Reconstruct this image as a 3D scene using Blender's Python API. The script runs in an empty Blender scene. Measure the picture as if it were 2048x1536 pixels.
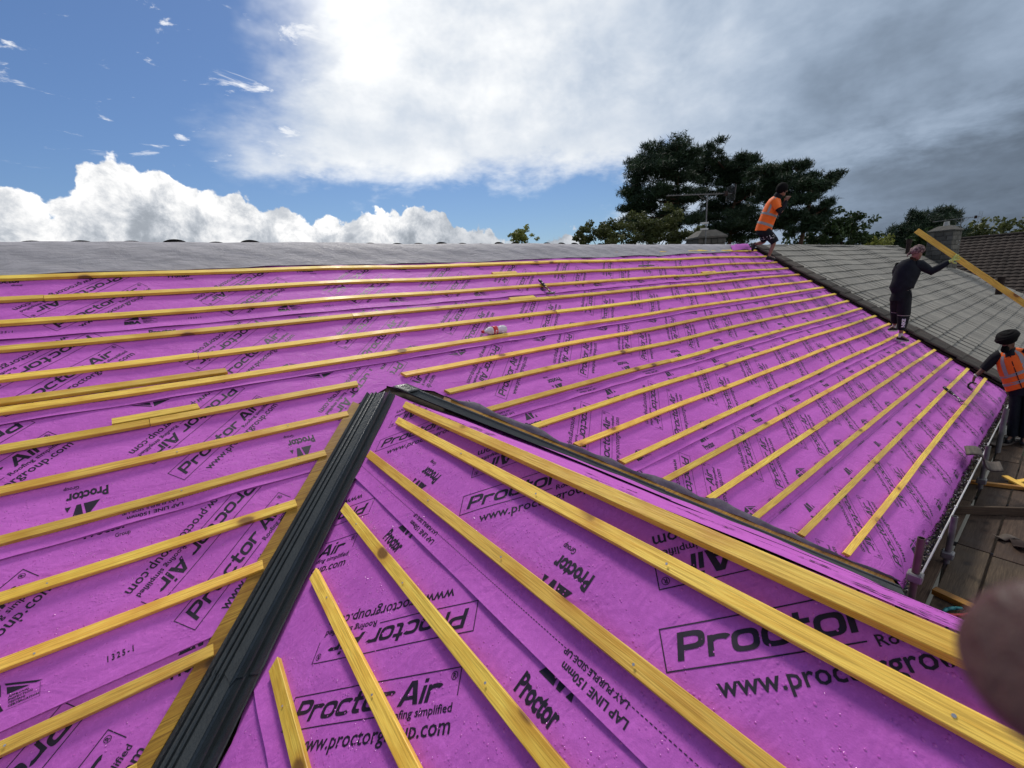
import bpy, bmesh, math, random
import numpy as np
from mathutils import Vector, Matrix, noise as mnoise
random.seed(7); rng = np.random.default_rng(7)
R = math.radians
scene = bpy.context.scene
COL = scene.collection
# ------------------------------------------------------------------ camera
ZC = 7.0                                             # eye height above the lawn, metres
CR = Vector((0.79232218, -0.60664328, -0.0648806))   # right, up, forward of the hand-held phone
CU = Vector((0.18797393, 0.14156135, 0.97191882))
CF = Vector((0.58042343, 0.7822687, -0.22619532))
FPX = 846.63                                         # focal length for a 2048 px wide frame
cam_d = bpy.data.cameras.new('camera'); cam = bpy.data.objects.new('camera', cam_d); COL.objects.link(cam)
cam.matrix_world = Matrix(((CR.x, CU.x, -CF.x, 0), (CR.y, CU.y, -CF.y, 0), (CR.z, CU.z, -CF.z, ZC), (0, 0, 0, 1)))
cam_d.sensor_width = 36; cam_d.lens = FPX / 2048 * 36
cam_d.clip_start = 0.005; cam_d.clip_end = 4000
cam_d.dof.use_dof = True; cam_d.dof.focus_distance = 4.5; cam_d.dof.aperture_fstop = 9.0
scene.camera = cam
# ------------------------------------------------------------------ sun
SUN_AZ, SUN_EL = 30.0, 50.0                          # azimuth from +Y towards +X
sd = Vector((math.cos(R(SUN_EL)) * math.sin(R(SUN_AZ)), math.cos(R(SUN_EL)) * math.cos(R(SUN_AZ)), math.sin(R(SUN_EL))))
sun_d = bpy.data.lights.new('sun', 'SUN'); sun_d.energy = 1.8; sun_d.angle = R(12); sun_d.color = (1, .95, .87)
sun = bpy.data.objects.new('sun', sun_d); COL.objects.link(sun)
sun.rotation_euler = (-sd).to_track_quat('-Z', 'Y').to_euler(); sun.location = (0, 0, 40)
# ------------------------------------------------------------------ picture settings
scene.render.engine = 'CYCLES'
scene.cycles.use_denoising = True
scene.cycles.max_bounces = 4; scene.cycles.diffuse_bounces = 2; scene.cycles.glossy_bounces = 2; scene.cycles.transparent_max_bounces = 8
vs = scene.view_settings; vs.view_transform = 'Standard'; vs.look = 'None'; vs.gamma = 1; vs.exposure = 0.5
vs.use_curve_mapping = False
# ------------------------------------------------------------------ node helper
class NT:
    def __init__(s, tree): s.t = tree; s.n = tree.nodes; s.l = tree.links
    def new(s, kind, **kw):
        n = s.n.new(kind)
        for k, v in kw.items(): setattr(n, k, v)
        return n
    def put(s, sock, v):
        if hasattr(v, 'is_linked') or hasattr(v, 'links'): s.l.new(v, sock)
        else:
            try: sock.default_value = v
            except Exception: sock.default_value = (*v, 1.0)
    def m(s, op, a, b=None, c=None, clamp=False):
        n = s.new('ShaderNodeMath', operation=op, use_clamp=clamp)
        s.put(n.inputs[0], a)
        if b is not None: s.put(n.inputs[1], b)
        if c is not None: s.put(n.inputs[2], c)
        return n.outputs[0]
    def vm(s, op, a, b=None):
        n = s.new('ShaderNodeVectorMath', operation=op); s.put(n.inputs[0], a)
        if b is not None: s.put(n.inputs[1], b)
        return n.outputs['Value'] if op == 'DOT_PRODUCT' else n.outputs[0]
    def ss(s, v, lo, hi, olo=0.0, ohi=1.0):          # smoothstep
        n = s.new('ShaderNodeMapRange', interpolation_type='SMOOTHSTEP'); s.put(n.inputs[0], v)
        for i, x in enumerate((lo, hi, olo, ohi)): s.put(n.inputs[i + 1], x)
        return n.outputs[0]
    def lin(s, v, lo, hi, olo=0.0, ohi=1.0):
        n = s.new('ShaderNodeMapRange'); s.put(n.inputs[0], v)
        for i, x in enumerate((lo, hi, olo, ohi)): s.put(n.inputs[i + 1], x)
        return n.outputs[0]
    def noise(s, vec, scale, detail=4, rough=.55, dist=0, out=0):
        n = s.new('ShaderNodeTexNoise'); s.put(n.inputs['Vector'], vec); n.inputs['Scale'].default_value = scale
        n.inputs['Detail'].default_value = detail; n.inputs['Roughness'].default_value = rough; n.inputs['Distortion'].default_value = dist
        return n.outputs[out]
    def vor(s, vec, scale, feature='F1', out='Distance'):
        n = s.new('ShaderNodeTexVoronoi', feature=feature); s.put(n.inputs['Vector'], vec); n.inputs['Scale'].default_value = scale
        return n.outputs[out]
    def mix(s, f, a, b, blend='MIX'):
        n = s.new('ShaderNodeMix', data_type='RGBA', blend_type=blend); s.put(n.inputs[0], f)
        s.put(n.inputs[6], a if hasattr(a, 'links') else (*a, 1)[:4]); s.put(n.inputs[7], b if hasattr(b, 'links') else (*b, 1)[:4])
        return n.outputs[2]
    def scale(s, vec, sc):
        n = s.new('ShaderNodeMapping'); s.put(n.inputs[0], vec); n.inputs['Scale'].default_value = sc
        return n.outputs[0]
    def ramp(s, v, stops):
        n = s.new('ShaderNodeValToRGB'); s.put(n.inputs[0], v); e = n.color_ramp.elements
        while len(e) < len(stops): e.new(.5)
        for x, (p, c) in zip(e, stops): x.position = p; x.color = (*c, 1)[:4]
        return n.outputs[0]
# ------------------------------------------------------------------ sky: clear blue with clouds by direction
world = bpy.data.worlds.new('World'); scene.world = world; world.use_nodes = True
world.cycles.sampling_method = 'MANUAL'; world.cycles.sample_map_resolution = 512
w = NT(world.node_tree); w.n.clear()
tc = w.new('ShaderNodeTexCoord'); D = w.vm('NORMALIZE', tc.outputs['Generated'])
sep = w.new('ShaderNodeSeparateXYZ'); w.l.new(D, sep.inputs[0])
sky = w.new('ShaderNodeTexSky', sky_type='NISHITA', sun_disc=False, sun_elevation=R(SUN_EL), sun_rotation=R(SUN_AZ), altitude=50, air_density=1.15, dust_density=.3, ozone_density=1.6)
AZ = w.m('DEGREES', w.m('ARCTAN2', sep.outputs[0], sep.outputs[1])); EL = w.m('DEGREES', w.m('ARCSINE', sep.outputs[2]))
# one flattened cloud-deck coordinate so that clouds draw out towards the horizon
zz = w.m('ADD', w.m('MAXIMUM', sep.outputs[2], 0.0), .22)
cmb = w.new('ShaderNodeCombineXYZ'); w.put(cmb.inputs[0], w.m('DIVIDE', sep.outputs[0], zz)); w.put(cmb.inputs[1], w.m('DIVIDE', sep.outputs[1], zz)); w.put(cmb.inputs[2], .3)
CD = cmb.outputs[0]
n_big = w.noise(CD, 1.1, 3, .55); n_soft = w.noise(CD, 2.6, 5, .6, .12); n_fine = w.noise(D, 9, 4, .62, .3)
n_puff = w.noise(D, 16, 5, .58); n_puff2 = w.noise(D, 34, 3, .6)
vpuff = w.vor(D, 30)
# veil: everything on the sunward side of a plane through the zenith, above the low gap
e1 = Vector((math.cos(R(13)) * math.sin(R(7.5)), math.cos(R(13)) * math.cos(R(7.5)), math.sin(R(13))))
e2 = Vector((math.cos(R(28)) * math.sin(R(14)), math.cos(R(28)) * math.cos(R(14)), math.sin(R(28))))
pn = e1.cross(e2).normalized()
if pn.x < 0: pn = -pn
side = w.vm('DOT_PRODUCT', D, tuple(pn))
jn = w.m('SUBTRACT', n_soft, .5)
s1 = w.ss(w.m('ADD', side, w.m('MULTIPLY', jn, .30)), -.06, .13)
low = w.ss(w.m('ADD', EL, w.m('ADD', w.m('MULTIPLY', jn, 9.0), w.m('MULTIPLY', w.m('SUBTRACT', n_fine, .5), 4.0))), 11.2, 15.2)
deck = w.ss(w.m('ADD', AZ, w.m('ADD', w.m('MULTIPLY', jn, 26.0), w.m('MULTIPLY', EL, .15))), 51, 60)
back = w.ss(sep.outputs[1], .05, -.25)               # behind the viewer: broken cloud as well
veil = w.m('MAXIMUM', w.m('MULTIPLY', s1, low), deck)
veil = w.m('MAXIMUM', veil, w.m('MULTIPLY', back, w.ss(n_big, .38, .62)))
# high wisps over the blue part
wisp = w.m('MULTIPLY', w.ss(w.noise(w.scale(CD, (1.0, 1.5, 1)), 6.5, 6, .62, .6), .585, .70), w.ss(EL, 11, 18))
wisp = w.m('MULTIPLY', wisp, .75)
# towering cumulus along the horizon
fc = w.new('ShaderNodeFloatCurve'); w.put(fc.inputs['Value'], w.lin(AZ, -60, 60))
pts = [(-60, 7), (-40, 10), (-25, 8), (-14, 8.6), (-10.3, 9.6), (-8, 8.6), (-5.5, 11.6), (-3, 12.7), (0.2, 12.2), (3, 10.8), (5, 10.4), (7, 10.8), (9, 9), (13, 8.2), (18, 8.2), (22, 8.2), (25.5, 9.2), (28, 8.8), (31, 7.2), (35, 6.2), (39, 3.5), (44, 5.5), (50, 3), (60, 2)]
cv = fc.mapping.curves[0]
while len(cv.points) < len(pts): cv.points.new(.5, .5)
for p, (a, e) in zip(cv.points, pts): p.location = ((a + 60) / 120, e / 20)
fc.mapping.update()
etop = w.m('ADD', w.m('MULTIPLY', fc.outputs[0], 20.0), 1.1)
bump = w.m('ADD', w.m('MULTIPLY', w.m('SUBTRACT', n_puff, .5), 5.5), w.m('MULTIPLY', w.m('SUBTRACT', n_puff2, .5), 2.2))
bump = w.m('SUBTRACT', bump, w.m('MULTIPLY', w.m('SUBTRACT', vpuff, .4), 1.6))
cdist = w.m('SUBTRACT', w.m('ADD', etop, bump), EL)  # degrees below the cumulus top
cum = w.m('MULTIPLY', w.ss(cdist, -.15, .35), w.ss(sep.outputs[1], -.1, .1))
rim = w.ss(cdist, 4.2, 0.2)
cshade = w.m('ADD', w.m('ADD', .29, w.m('MULTIPLY', rim, .16)), w.m('MULTIPLY', w.ss(w.noise(D, 15, 6, .65, .2), .34, .66), .42))
cshade = w.m('MULTIPLY', cshade, w.ss(AZ, 34, 20, .62, 1.0))
# brightness of the veil: glows round the hidden sun, heavy and slate grey away from it
gd = Vector((math.cos(R(34)) * math.sin(R(27)), math.cos(R(34)) * math.cos(R(27)), math.sin(R(34))))
glow = w.vm('DOT_PRODUCT', D, tuple(gd))
g1 = w.ss(glow, .70, .985); g2 = w.ss(glow, .90, 1.0)
vb = w.m('ADD', w.m('ADD', w.ss(AZ, 58, 92, .335, .255), w.m('MULTIPLY', g1, .21)), w.m('MULTIPLY', g2, .07))
vb = w.m('ADD', vb, w.m('MULTIPLY', back, .42))    # unseen clouds behind the viewer brightened to add frontal fill
vb = w.m('MULTIPLY', vb, w.m('MULTIPLY', w.lin(n_soft, .3, .7, .77, 1.22), w.lin(n_fine, .3, .7, .90, 1.09)))
vb = w.m('MULTIPLY', vb, w.lin(n_big, .3, .7, .88, 1.12))
rag = w.ss(w.m('ADD', EL, w.m('MULTIPLY', jn, 14.0)), 20, 11.5)  # thin lit lower fringe
vb = w.m('ADD', vb, w.m('MULTIPLY', w.m('MULTIPLY', rag, w.ss(AZ, 72, 45)), .13))
edge = w.m('MULTIPLY', w.ss(veil, .98, .25), .09)
vb = w.m('ADD', vb, edge)
dk = w.m('MULTIPLY', w.ss(AZ, 66, 80), w.ss(w.m('ADD', EL, w.m('MULTIPLY', jn, 10.0)), 13, 8))
vb = w.m('MULTIPLY', vb, w.m('SUBTRACT', 1.0, w.m('MULTIPLY', dk, .48)))
K = 1 / .1
def tint(v, lo, hi):                                 # grey level to a slightly blue grey, neutral when bright
    c = w.mix(w.ss(v, .2, .75), lo, hi)
    return w.mix(1.0, c, sc3(v), 'MULTIPLY')
def sc3(v):
    n = w.new('ShaderNodeCombineXYZ')
    for i in range(3): w.put(n.inputs[i], w.m('MULTIPLY', v, K))
    return n.outputs[0]
blue = w.mix(1.0, sky.outputs[0], (.34, .42, .55), 'MULTIPLY')
col = w.mix(wisp, blue, sc3(.8))
col = w.mix(cum, col, tint(cshade, (.88, .97, 1.1), (1, 1, 1)))
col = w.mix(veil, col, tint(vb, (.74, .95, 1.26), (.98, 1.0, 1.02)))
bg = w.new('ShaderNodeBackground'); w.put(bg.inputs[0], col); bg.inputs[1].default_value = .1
wo = w.new('ShaderNodeOutputWorld'); w.l.new(bg.outputs[0], wo.inputs[0])
# ------------------------------------------------------------------ materials
MATS = {}
def mat(name, build):
    m = bpy.data.materials.new(name); m.use_nodes = True; t = NT(m.node_tree)
    b = t.n['Principled BSDF']; build(t, b); MATS[name] = m; return m
def plain(name, col, rough=.6, spec=.4, metal=0, var=.12, sc=8, bump=0, bsc=60):
    def f(t, b):
        co = t.new('ShaderNodeTexCoord').outputs['Object']
        n = t.noise(co, sc, 5, .6)
        c = t.mix(t.lin(n, .3, .7), tuple(x * (1 - var) for x in col), tuple(min(1, x * (1 + var)) for x in col))
        t.put(b.inputs['Base Color'], c); b.inputs['Roughness'].default_value = rough; b.inputs['Metallic'].default_value = metal
        b.inputs['Specular IOR Level'].default_value = spec
        if bump:
            bn = t.new('ShaderNodeBump'); bn.inputs['Strength'].default_value = bump; bn.inputs['Distance'].default_value = .01
            t.put(bn.inputs['Height'], t.noise(co, bsc, 4, .6)); t.l.new(bn.outputs[0], b.inputs['Normal'])
    return mat(name, f)
def wood(name, c0, c1, knot, wet=.5, axis=0, rough=.5, grain=1.0, stain=.45):
    def f(t, b):
        co = t.new('ShaderNodeTexCoord').outputs['Object']; oi = t.new('ShaderNodeObjectInfo')
        off = t.m('MULTIPLY', oi.outputs['Random'], 37.0)
        c = t.new('ShaderNodeCombineXYZ'); 
        for i in range(3): t.put(c.inputs[i], off)
        p = t.vm('ADD', co, c.outputs[0])
        s = [22.0, 22.0, 22.0]; s[axis] = 1.1
        n1 = t.noise(t.scale(p, s), 3.2, 3, .65, 1.2)
        s2 = [60.0, 60.0, 60.0]; s2[axis] = 1.5
        n2 = t.noise(t.scale(p, s2), 4.0, 1, .5)
        s3 = [8.5, 8.5, 8.5]; s3[axis] = 5.0
        kv = t.vor(t.scale(p, s3), .62)
        pick = t.ss(t.noise(p, 2.9, 1), .36, .50); kn = t.m('MULTIPLY', t.ss(t.m('ADD', kv, t.m('MULTIPLY', n1, .08)), .21, .14), pick)
        halo = t.ss(kv, .36, .12)
        pt = t.ss(t.noise(p, 2.3, 4, .6), .42, .68)
        base = t.mix(t.lin(n1, .32, .68), c0, c1)
        base = t.mix(t.m('MULTIPLY', t.ss(n2, .46, .66), .55 * grain), base, tuple(x * .55 for x in c1))
        base = t.mix(t.m('MULTIPLY', pt, stain), base, tuple(x * y for x, y in zip(c1, (.78, .66, .5))))
        base = t.mix(t.m('MULTIPLY', halo, t.m('MULTIPLY', pick, .6)), base, tuple(x * y for x, y in zip(c1, (.7, .5, .4))))
        base = t.mix(t.m('MULTIPLY', kn, .85), base, knot)
        br = t.lin(oi.outputs['Random'], 0, 1, .72, 1.14)
        hs = t.new('ShaderNodeHueSaturation'); t.put(hs.inputs['Color'], base); t.put(hs.inputs['Value'], br)
        t.put(hs.inputs['Hue'], t.lin(t.m('FRACT', t.m('MULTIPLY', oi.outputs['Random'], 7.3)), 0, 1, .488, .508))
        t.put(b.inputs['Base Color'], hs.outputs[0])
        t.put(b.inputs['Roughness'], t.lin(pt, 0, 1, rough + .1, rough - .12)); b.inputs['Specular IOR Level'].default_value = wet
        bn = t.new('ShaderNodeBump'); bn.inputs['Strength'].default_value = .35; bn.inputs['Distance'].default_value = .004
        t.put(bn.inputs['Height'], t.m('ADD', n1, t.m('MULTIPLY', n2, .6))); t.l.new(bn.outputs[0], b.inputs['Normal'])
    return mat(name, f)
def membrane_mat(name, col, edge, printed=False, under=False):
    def f(t, b):
        co = t.new('ShaderNodeTexCoord').outputs['Object']
        n1 = t.noise(co, 3.0, 2, .6); n2 = t.noise(co, 55, 2, .65); n3 = t.noise(co, 260, 1, .6)
        c = t.mix(t.lin(n1, .3, .7), col, edge)
        c = t.mix(t.m('MULTIPLY', t.ss(n2, .45, .7), .22), c, tuple(min(1, x * 1.35 + .02) for x in col))
        c = t.mix(t.m('MULTIPLY', t.ss(n3, .5, .75), .25), c, tuple(x * .62 for x in col))
        if under:
            fb = t.noise(t.scale(co, (1, 9, 9)), 6, 6, .7)
            c = t.mix(t.ss(fb, .35, .65), c, tuple(x * 1.5 for x in col))
        t.put(b.inputs['Base Color'], c)
        b.inputs['Specular IOR Level'].default_value = .15
        t.put(b.inputs['Roughness'], t.lin(n2, .3, .7, .52, .78))
        b.inputs['Sheen Weight'].default_value = .05; b.inputs['Sheen Roughness'].default_value = .5
        b.inputs['Sheen Tint'].default_value = (*[min(1, x * 1.3 + .15) for x in col], 1)
        # crumples, felted fibre and rain beads
        cr = t.noise(t.scale(co, (1.0, 1.7, 1.7)), 5.5, 3, .6, .7)
        vd = t.vor(co, 62); keep = t.ss(t.noise(co, 7, 2, .7), .5, .66)
        drop = t.m('MULTIPLY', t.ss(vd, .34, .05), keep)
        hgt = t.m('ADD', t.m('MULTIPLY', cr, .015), t.m('ADD', t.m('MULTIPLY', n2, .0012), t.m('ADD', t.m('MULTIPLY', n3, .0007), t.m('MULTIPLY', drop, .0022))))
        bn = t.new('ShaderNodeBump'); bn.inputs['Strength'].default_value = .75; bn.inputs['Distance'].default_value = 1.0
        t.put(bn.inputs['Height'], hgt); t.l.new(bn.outputs[0], b.inputs['Normal'])
    return mat(name, f)
PURPLE = (.53, .125, .515)
membrane_mat('membrane', PURPLE, (.455, .10, .445))
plain('ink', (.016, .009, .022), .5, .35, var=.3, sc=30)
membrane_mat('underside', (.27, .255, .265), (.33, .315, .325), under=True)
wood('batten', (1.0, .72, .12), (.82, .49, .055), (.15, .055, .012), wet=.45, stain=.6)
wood('batten_wet', (.56, .30, .02), (.36, .16, .012), (.06, .02, .006), wet=.8, rough=.34)
wood('board', (.105, .072, .046), (.052, .034, .022), (.02, .012, .008), wet=.25, rough=.7, stain=.6)
plain('grp', (.018, .023, .026), .3, .5, var=.25, bump=.25, bsc=90)
plain('galv', (.5, .5, .49), .42, .5, .6)
plain('nail', (.6, .6, .58), .3, .5, .8)
# ------------------------------------------------------------------ object helpers
def link(o, parent=None):
    COL.objects.link(o)
    if parent is not None: o.parent = parent
    return o
def mesh_obj(name, verts, faces, m, parent=None, smooth=False, mats=None, idx=None):
    me = bpy.data.meshes.new(name); me.from_pydata([tuple(v) for v in verts], [], faces); me.update()
    for x in (mats or [m]): me.materials.append(MATS[x] if isinstance(x, str) else x)
    if idx is not None: me.polygons.foreach_set('material_index', idx)
    if smooth: me.polygons.foreach_set('use_smooth', [True] * len(me.polygons))
    return link(bpy.data.objects.new(name, me), parent)
def bm_obj(name, bm, m, parent=None, smooth=False):
    me = bpy.data.meshes.new(name); bm.normal_update(); bm.to_mesh(me); bm.free()
    for x in (m if isinstance(m, (list, tuple)) else [m]): me.materials.append(MATS[x])
    if smooth: me.polygons.foreach_set('use_smooth', [True] * len(me.polygons))
    return link(bpy.data.objects.new(name, me), parent)
def empty(name, loc=(0, 0, 0), rz=0, parent=None):
    o = bpy.data.objects.new(name, None); o.empty_display_size = .1; o.location = loc; o.rotation_euler = (0, 0, rz); return link(o, parent)
def tag(o, label=None, cat=None, group=None, kind=None):
    for k, v in (('label', label), ('category', cat), ('group', group), ('kind', kind)):
        if v: o[k] = v
    return o
def frame(o, x, y, z):                               # basis matrix for an object whose parents sit at the origin
    return Matrix(((x[0], y[0], z[0], o[0]), (x[1], y[1], z[1], o[1]), (x[2], y[2], z[2], o[2]), (0, 0, 0, 1)))
def bm_box(bm, x0, x1, y0, y1, z0, z1, M=None, bev=0):
    vs_ = [bm.verts.new(Vector((x, y, z))) for x in (x0, x1) for y in (y0, y1) for z in (z0, z1)]
    fs = [bm.faces.new([vs_[i] for i in f]) for f in ((0, 1, 3, 2), (4, 6, 7, 5), (0, 4, 5, 1), (2, 3, 7, 6), (0, 2, 6, 4), (1, 5, 7, 3))]
    if bev:
        es = list({e for f in fs for e in f.edges}); r = bmesh.ops.bevel(bm, geom=es, offset=bev, segments=1, affect='EDGES')
        vs_ = list({v for f in r['faces'] for v in f.verts} | {v for v in vs_ if v.is_valid})
    if M is not None: bmesh.ops.transform(bm, matrix=M, verts=[v for v in vs_ if v.is_valid])
    return bm
def bm_tube(bm, p, q, r0, r1=None, seg=10, cap=True):
    p, q = Vector(p), Vector(q); r1 = r0 if r1 is None else r1
    d = (q - p).normalized(); a = d.orthogonal().normalized(); b = d.cross(a)
    r_ = [[bm.verts.new(c + (a * math.cos(2 * math.pi * i / seg) + b * math.sin(2 * math.pi * i / seg)) * r) for i in range(seg)] for c, r in ((p, r0), (q, r1))]
    for i in range(seg): bm.faces.new((r_[0][i], r_[0][(i + 1) % seg], r_[1][(i + 1) % seg], r_[1][i]))
    if cap: bm.faces.new(list(reversed(r_[0]))); bm.faces.new(r_[1])
    return bm
def bm_path(bm, pts, rad, seg=8):
    for i in range(len(pts) - 1): bm_tube(bm, pts[i], pts[i + 1], rad[i], rad[i + 1], seg)
    return bm
def pix(x, y, dist):                                 # the point `dist` metres out along a sight line, measured level
    d = CF + CR * ((x - 1024) / FPX) + CU * (-(y - 768) / FPX); h = math.hypot(d.x, d.y)
    return Vector((0, 0, ZC)) + d * (dist / h)
# ------------------------------------------------------------------ ground
def b_ground(t, b):
    co = t.new('ShaderNodeTexCoord').outputs['Object']
    t.put(b.inputs['Base Color'], t.mix(t.ss(t.noise(co, .15, 6), .4, .6), (.05, .075, .025), (.09, .085, .05))); b.inputs['Roughness'].default_value = .9
mat('lawn', b_ground)
N = 24; gv = []; gf = []
for i in range(N + 1):
    for j in range(N + 1):
        x = (i / N - .5) * 2; y = (j / N - .5) * 2; x = math.copysign(abs(x) ** 2.2, x) * 1500; y = math.copysign(abs(y) ** 2.2, y) * 1500
        gv.append((x, y, 0))
for i in range(N):
    for j in range(N): k = i * (N + 1) + j; gf.append((k, k + N + 1, k + N + 2, k + 1))
tag(mesh_obj('ground', gv, gf, 'lawn'), kind='structure')
# ------------------------------------------------------------------ the roof planes (metres)
PIT = R(32.7526); CP, SP, TP = math.cos(PIT), math.sin(PIT), math.tan(PIT)
HM = 2.4066                                          # eye to membrane, square to the main slope
XR, ZR = 1.191, -.7427 + ZC                          # where the gable wing's ridge meets the main slope
YV = 3.297                                           # and how far up
T_END = 11.86; T_LEFT = -4.6; A_RIDGE = 4.82; A_EAVE = -.98
uM = Vector((0, CP, SP)); nM = Vector((0, -SP, CP)); uL = Vector((CP, 0, SP)); nL = Vector((-SP, 0, CP)); nR = Vector((SP, 0, CP))
def MR(t, a, h=0.0): return Vector((t, 0, ZC)) + uM * a + nM * (h - HM)
def WL(y, s, h=0.0): return Vector((XR - s * CP, y, ZR - s * SP)) + nL * h      # wing, slope facing left; s runs down from the ridge
TPR = math.tan(R(31.9)); CPR = math.cos(R(31.9)); XR2, ZR2 = XR - .034, ZR - .0216
def WR(y, s, h=0.0): return Vector((XR2 + s * CPR, y, ZR2 - s * CPR * TPR)) + nR * h
def ya(a): return a * CP + HM * SP                   # plan position of a line on the main slope
def cutL(a, d): return XR - (YV - ya(a)) - d * 1.4142 # where a course stops d metres short of the valley
def cutR(a, d): return XR + (YV - ya(a)) + d * 1.4142
# gentle unevenness of rafters and sheet, shared by everything lying on a slope
WAV = [(rng.uniform(.5, 1.3) * math.cos(x), rng.uniform(.5, 1.3) * math.sin(x), rng.uniform(0, 6.28), .0035) for x in rng.uniform(0, 3.1, 5)]
FIN = [(rng.uniform(5, 17) * math.cos(x), rng.uniform(5, 17) * math.sin(x), rng.uniform(0, 6.28), rng.uniform(.0007, .0015)) for x in rng.uniform(0, 3.14, 11)]
def und(t, a): return sum(A * np.sin(2.2 * (kx * t + ky * a) + ph) for kx, ky, ph, A in WAV) + .004 * np.sin(t * 3.49) * np.sin(a * .7 + 1)
def fine(t, a): return sum(A * np.sin(kx * t + ky * a + ph) for kx, ky, ph, A in FIN)
class Sheet:
    """one strip of roofing membrane: x along the roll, w up from its lower edge"""
    def __init__(s, lo, hi, base, fn, seed, lip=.0048, eave=0):
        s.lo, s.hi, s.base, s.fn, s.lip, s.ph, s.eave = lo, hi, base, fn, lip, seed * 1.7, eave
    def h(s, x, w):
        lift = s.lip * (1 + .9 * np.sin(x * 2.1 + s.ph) * np.sin(x * 5.3 + s.ph * 2) + .5 * np.sin(x * 13 + s.ph)) * np.exp(-np.maximum(w, 0) / .035)
        z = und(x, s.lo + w) + fine(x, s.lo + w) + .0035 * (1 - w / .42) + lift
        if s.eave: z = z - 1.9 * np.maximum(0, s.eave - w) ** 1.6
        return z
def grid(name, x0, x1, sh, w0, w1, m, parent, dx=.045, dw=.04):
    nw = max(2, int((w1 - w0) / dw)); ws = np.linspace(w0, w1, nw + 1)
    x0f = x0 if callable(x0) else (lambda w: x0); x1f = x1 if callable(x1) else (lambda w: x1)
    L = max(abs(x1f(ws[0]) - x0f(ws[0])), abs(x1f(ws[-1]) - x0f(ws[-1]))); nx = max(2, int(L / dx))
    V = []; F = []
    for i, wv in enumerate(ws):
        xs = np.linspace(x0f(wv), x1f(wv), nx + 1); hh = sh.h(xs, np.full_like(xs, wv))
        for x, h in zip(xs, hh): V.append(sh.fn(x, wv, float(h)))
    for i in range(nw):
        for j in range(nx):
            k = i * (nx + 1) + j; F.append((k, k + 1, k + nx + 2, k + nx + 1))
    return mesh_obj(name, V, F, m, parent, smooth=True)
# ------------------------------------------------------------------ print: lettering drawn as flat shapes
def text2d(body, size=1.0, bold=0.0, sx=1.0, shear=0.0, res=2):
    c = bpy.data.curves.new('t', 'FONT'); c.body = body; c.size = size; c.offset = bold; c.resolution_u = res; c.shear = shear; c.fill_mode = 'BOTH' if False else c.fill_mode
    o = bpy.data.objects.new('t', c); COL.objects.link(o); dg = bpy.context.evaluated_depsgraph_get(); e = o.evaluated_get(dg); me = e.to_mesh()
    v = np.array([(p.co.x * sx, p.co.y) for p in me.vertices]); f = [tuple(p.vertices) for p in me.polygons]
    e.to_mesh_clear(); bpy.data.objects.remove(o); bpy.data.curves.remove(c)
    return v, f
def rect2d(x0, y0, x1, y1, seg=.045):
    n = max(1, int(max(abs(x1 - x0), abs(y1 - y0)) / seg)); V = []; F = []
    hor = abs(x1 - x0) >= abs(y1 - y0)
    for i in range(n + 1):
        k = i / n
        V += [(x0 + (x1 - x0) * k, y0), (x0 + (x1 - x0) * k, y1)] if hor else [(x0, y0 + (y1 - y0) * k), (x1, y0 + (y1 - y0) * k)]
    for i in range(n): a = 2 * i; F.append((a, a + 2, a + 3, a + 1) if hor else (a, a + 1, a + 3, a + 2))
    return np.array(V), F
def poly2d(pts): return np.array(pts, float), [tuple(range(len(pts)))]
def ring2d(cx, cy, rx, ry, tx, ty, a0=0, a1=360, n=20, e=3.2):
    V = []; F = []
    for i in range(n + 1):
        a = R(a0 + (a1 - a0) * i / n); c, s_ = math.cos(a), math.sin(a)
        f = lambda v: math.copysign(abs(v) ** (2 / e), v)
        V += [(cx + rx * f(c), cy + ry * f(s_)), (cx + (rx - tx) * f(c), cy + (ry - ty) * f(s_))]
    for i in range(n): k = 2 * i; F.append((k, k + 2, k + 3, k + 1))
    return np.array(V), F
def join2d(items):
    V = []; F = []; n = 0
    for v, f in items:
        V.append(v); F += [tuple(i + n for i in x) for x in f]; n += len(v)
    return np.vstack(V), F
def xf(vf, s=1, dx=0, dy=0, rot=0, shear=0):
    v, f = vf; c, s_ = math.cos(rot), math.sin(rot); x = v[:, 0] + shear * v[:, 1]; y = v[:, 1]
    return np.stack([(x * c - y * s_) * s + dx, (x * s_ + y * c) * s + dy], 1), f
def wide_word():
    """'Proctor Air' in a heavy extended face"""
    k = .2
    def o(): return join2d([ring2d(.46, .37, .46, .37, k, .17)]), .98
    def c(): return join2d([ring2d(.46, .37, .46, .37, k, .17, 38, 322)]), .92
    def r(): return join2d([rect2d(0, 0, k, .72), ring2d(.42, .37, .42, .35, k, .18, 35, 150)]), .80
    def t(): return join2d([rect2d(.14, .12, .14 + k, .95), rect2d(0, .55, .62, .72), ring2d(.5, .28, .36, .28, k, .18, 180, 285)]), .70
    def P(): return join2d([rect2d(0, 0, .23, 1.0), ring2d(.40, .67, .58, .33, .23, .19, -90, 90), rect2d(.2, .34, .42, .53), rect2d(.2, .81, .42, 1.0)]), 1.06
    def A(): return join2d([poly2d([(0, 0), (.24, 0), (.56, .78), (.62, 1), (.40, 1)]), poly2d([(.56, 1), (.74, 1), (1.12, 0), (.86, 0), (.54, .80)]), rect2d(.26, .22, .86, .38)]), 1.18
    def i(): return join2d([rect2d(0, 0, k, .72), rect2d(0, .84, k, 1.0)]), .30
    out = []; x = 0
    for g in (P, r, o, c, t, o, r, None, A, i, r):
        if g is None: x += .34; continue
        vf, w_ = g(); out.append(xf(vf, 1, x, 0)); x += w_
    v, f = join2d(out); v[:, 0] += .16 * v[:, 1]
    return (v, f), x
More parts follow.
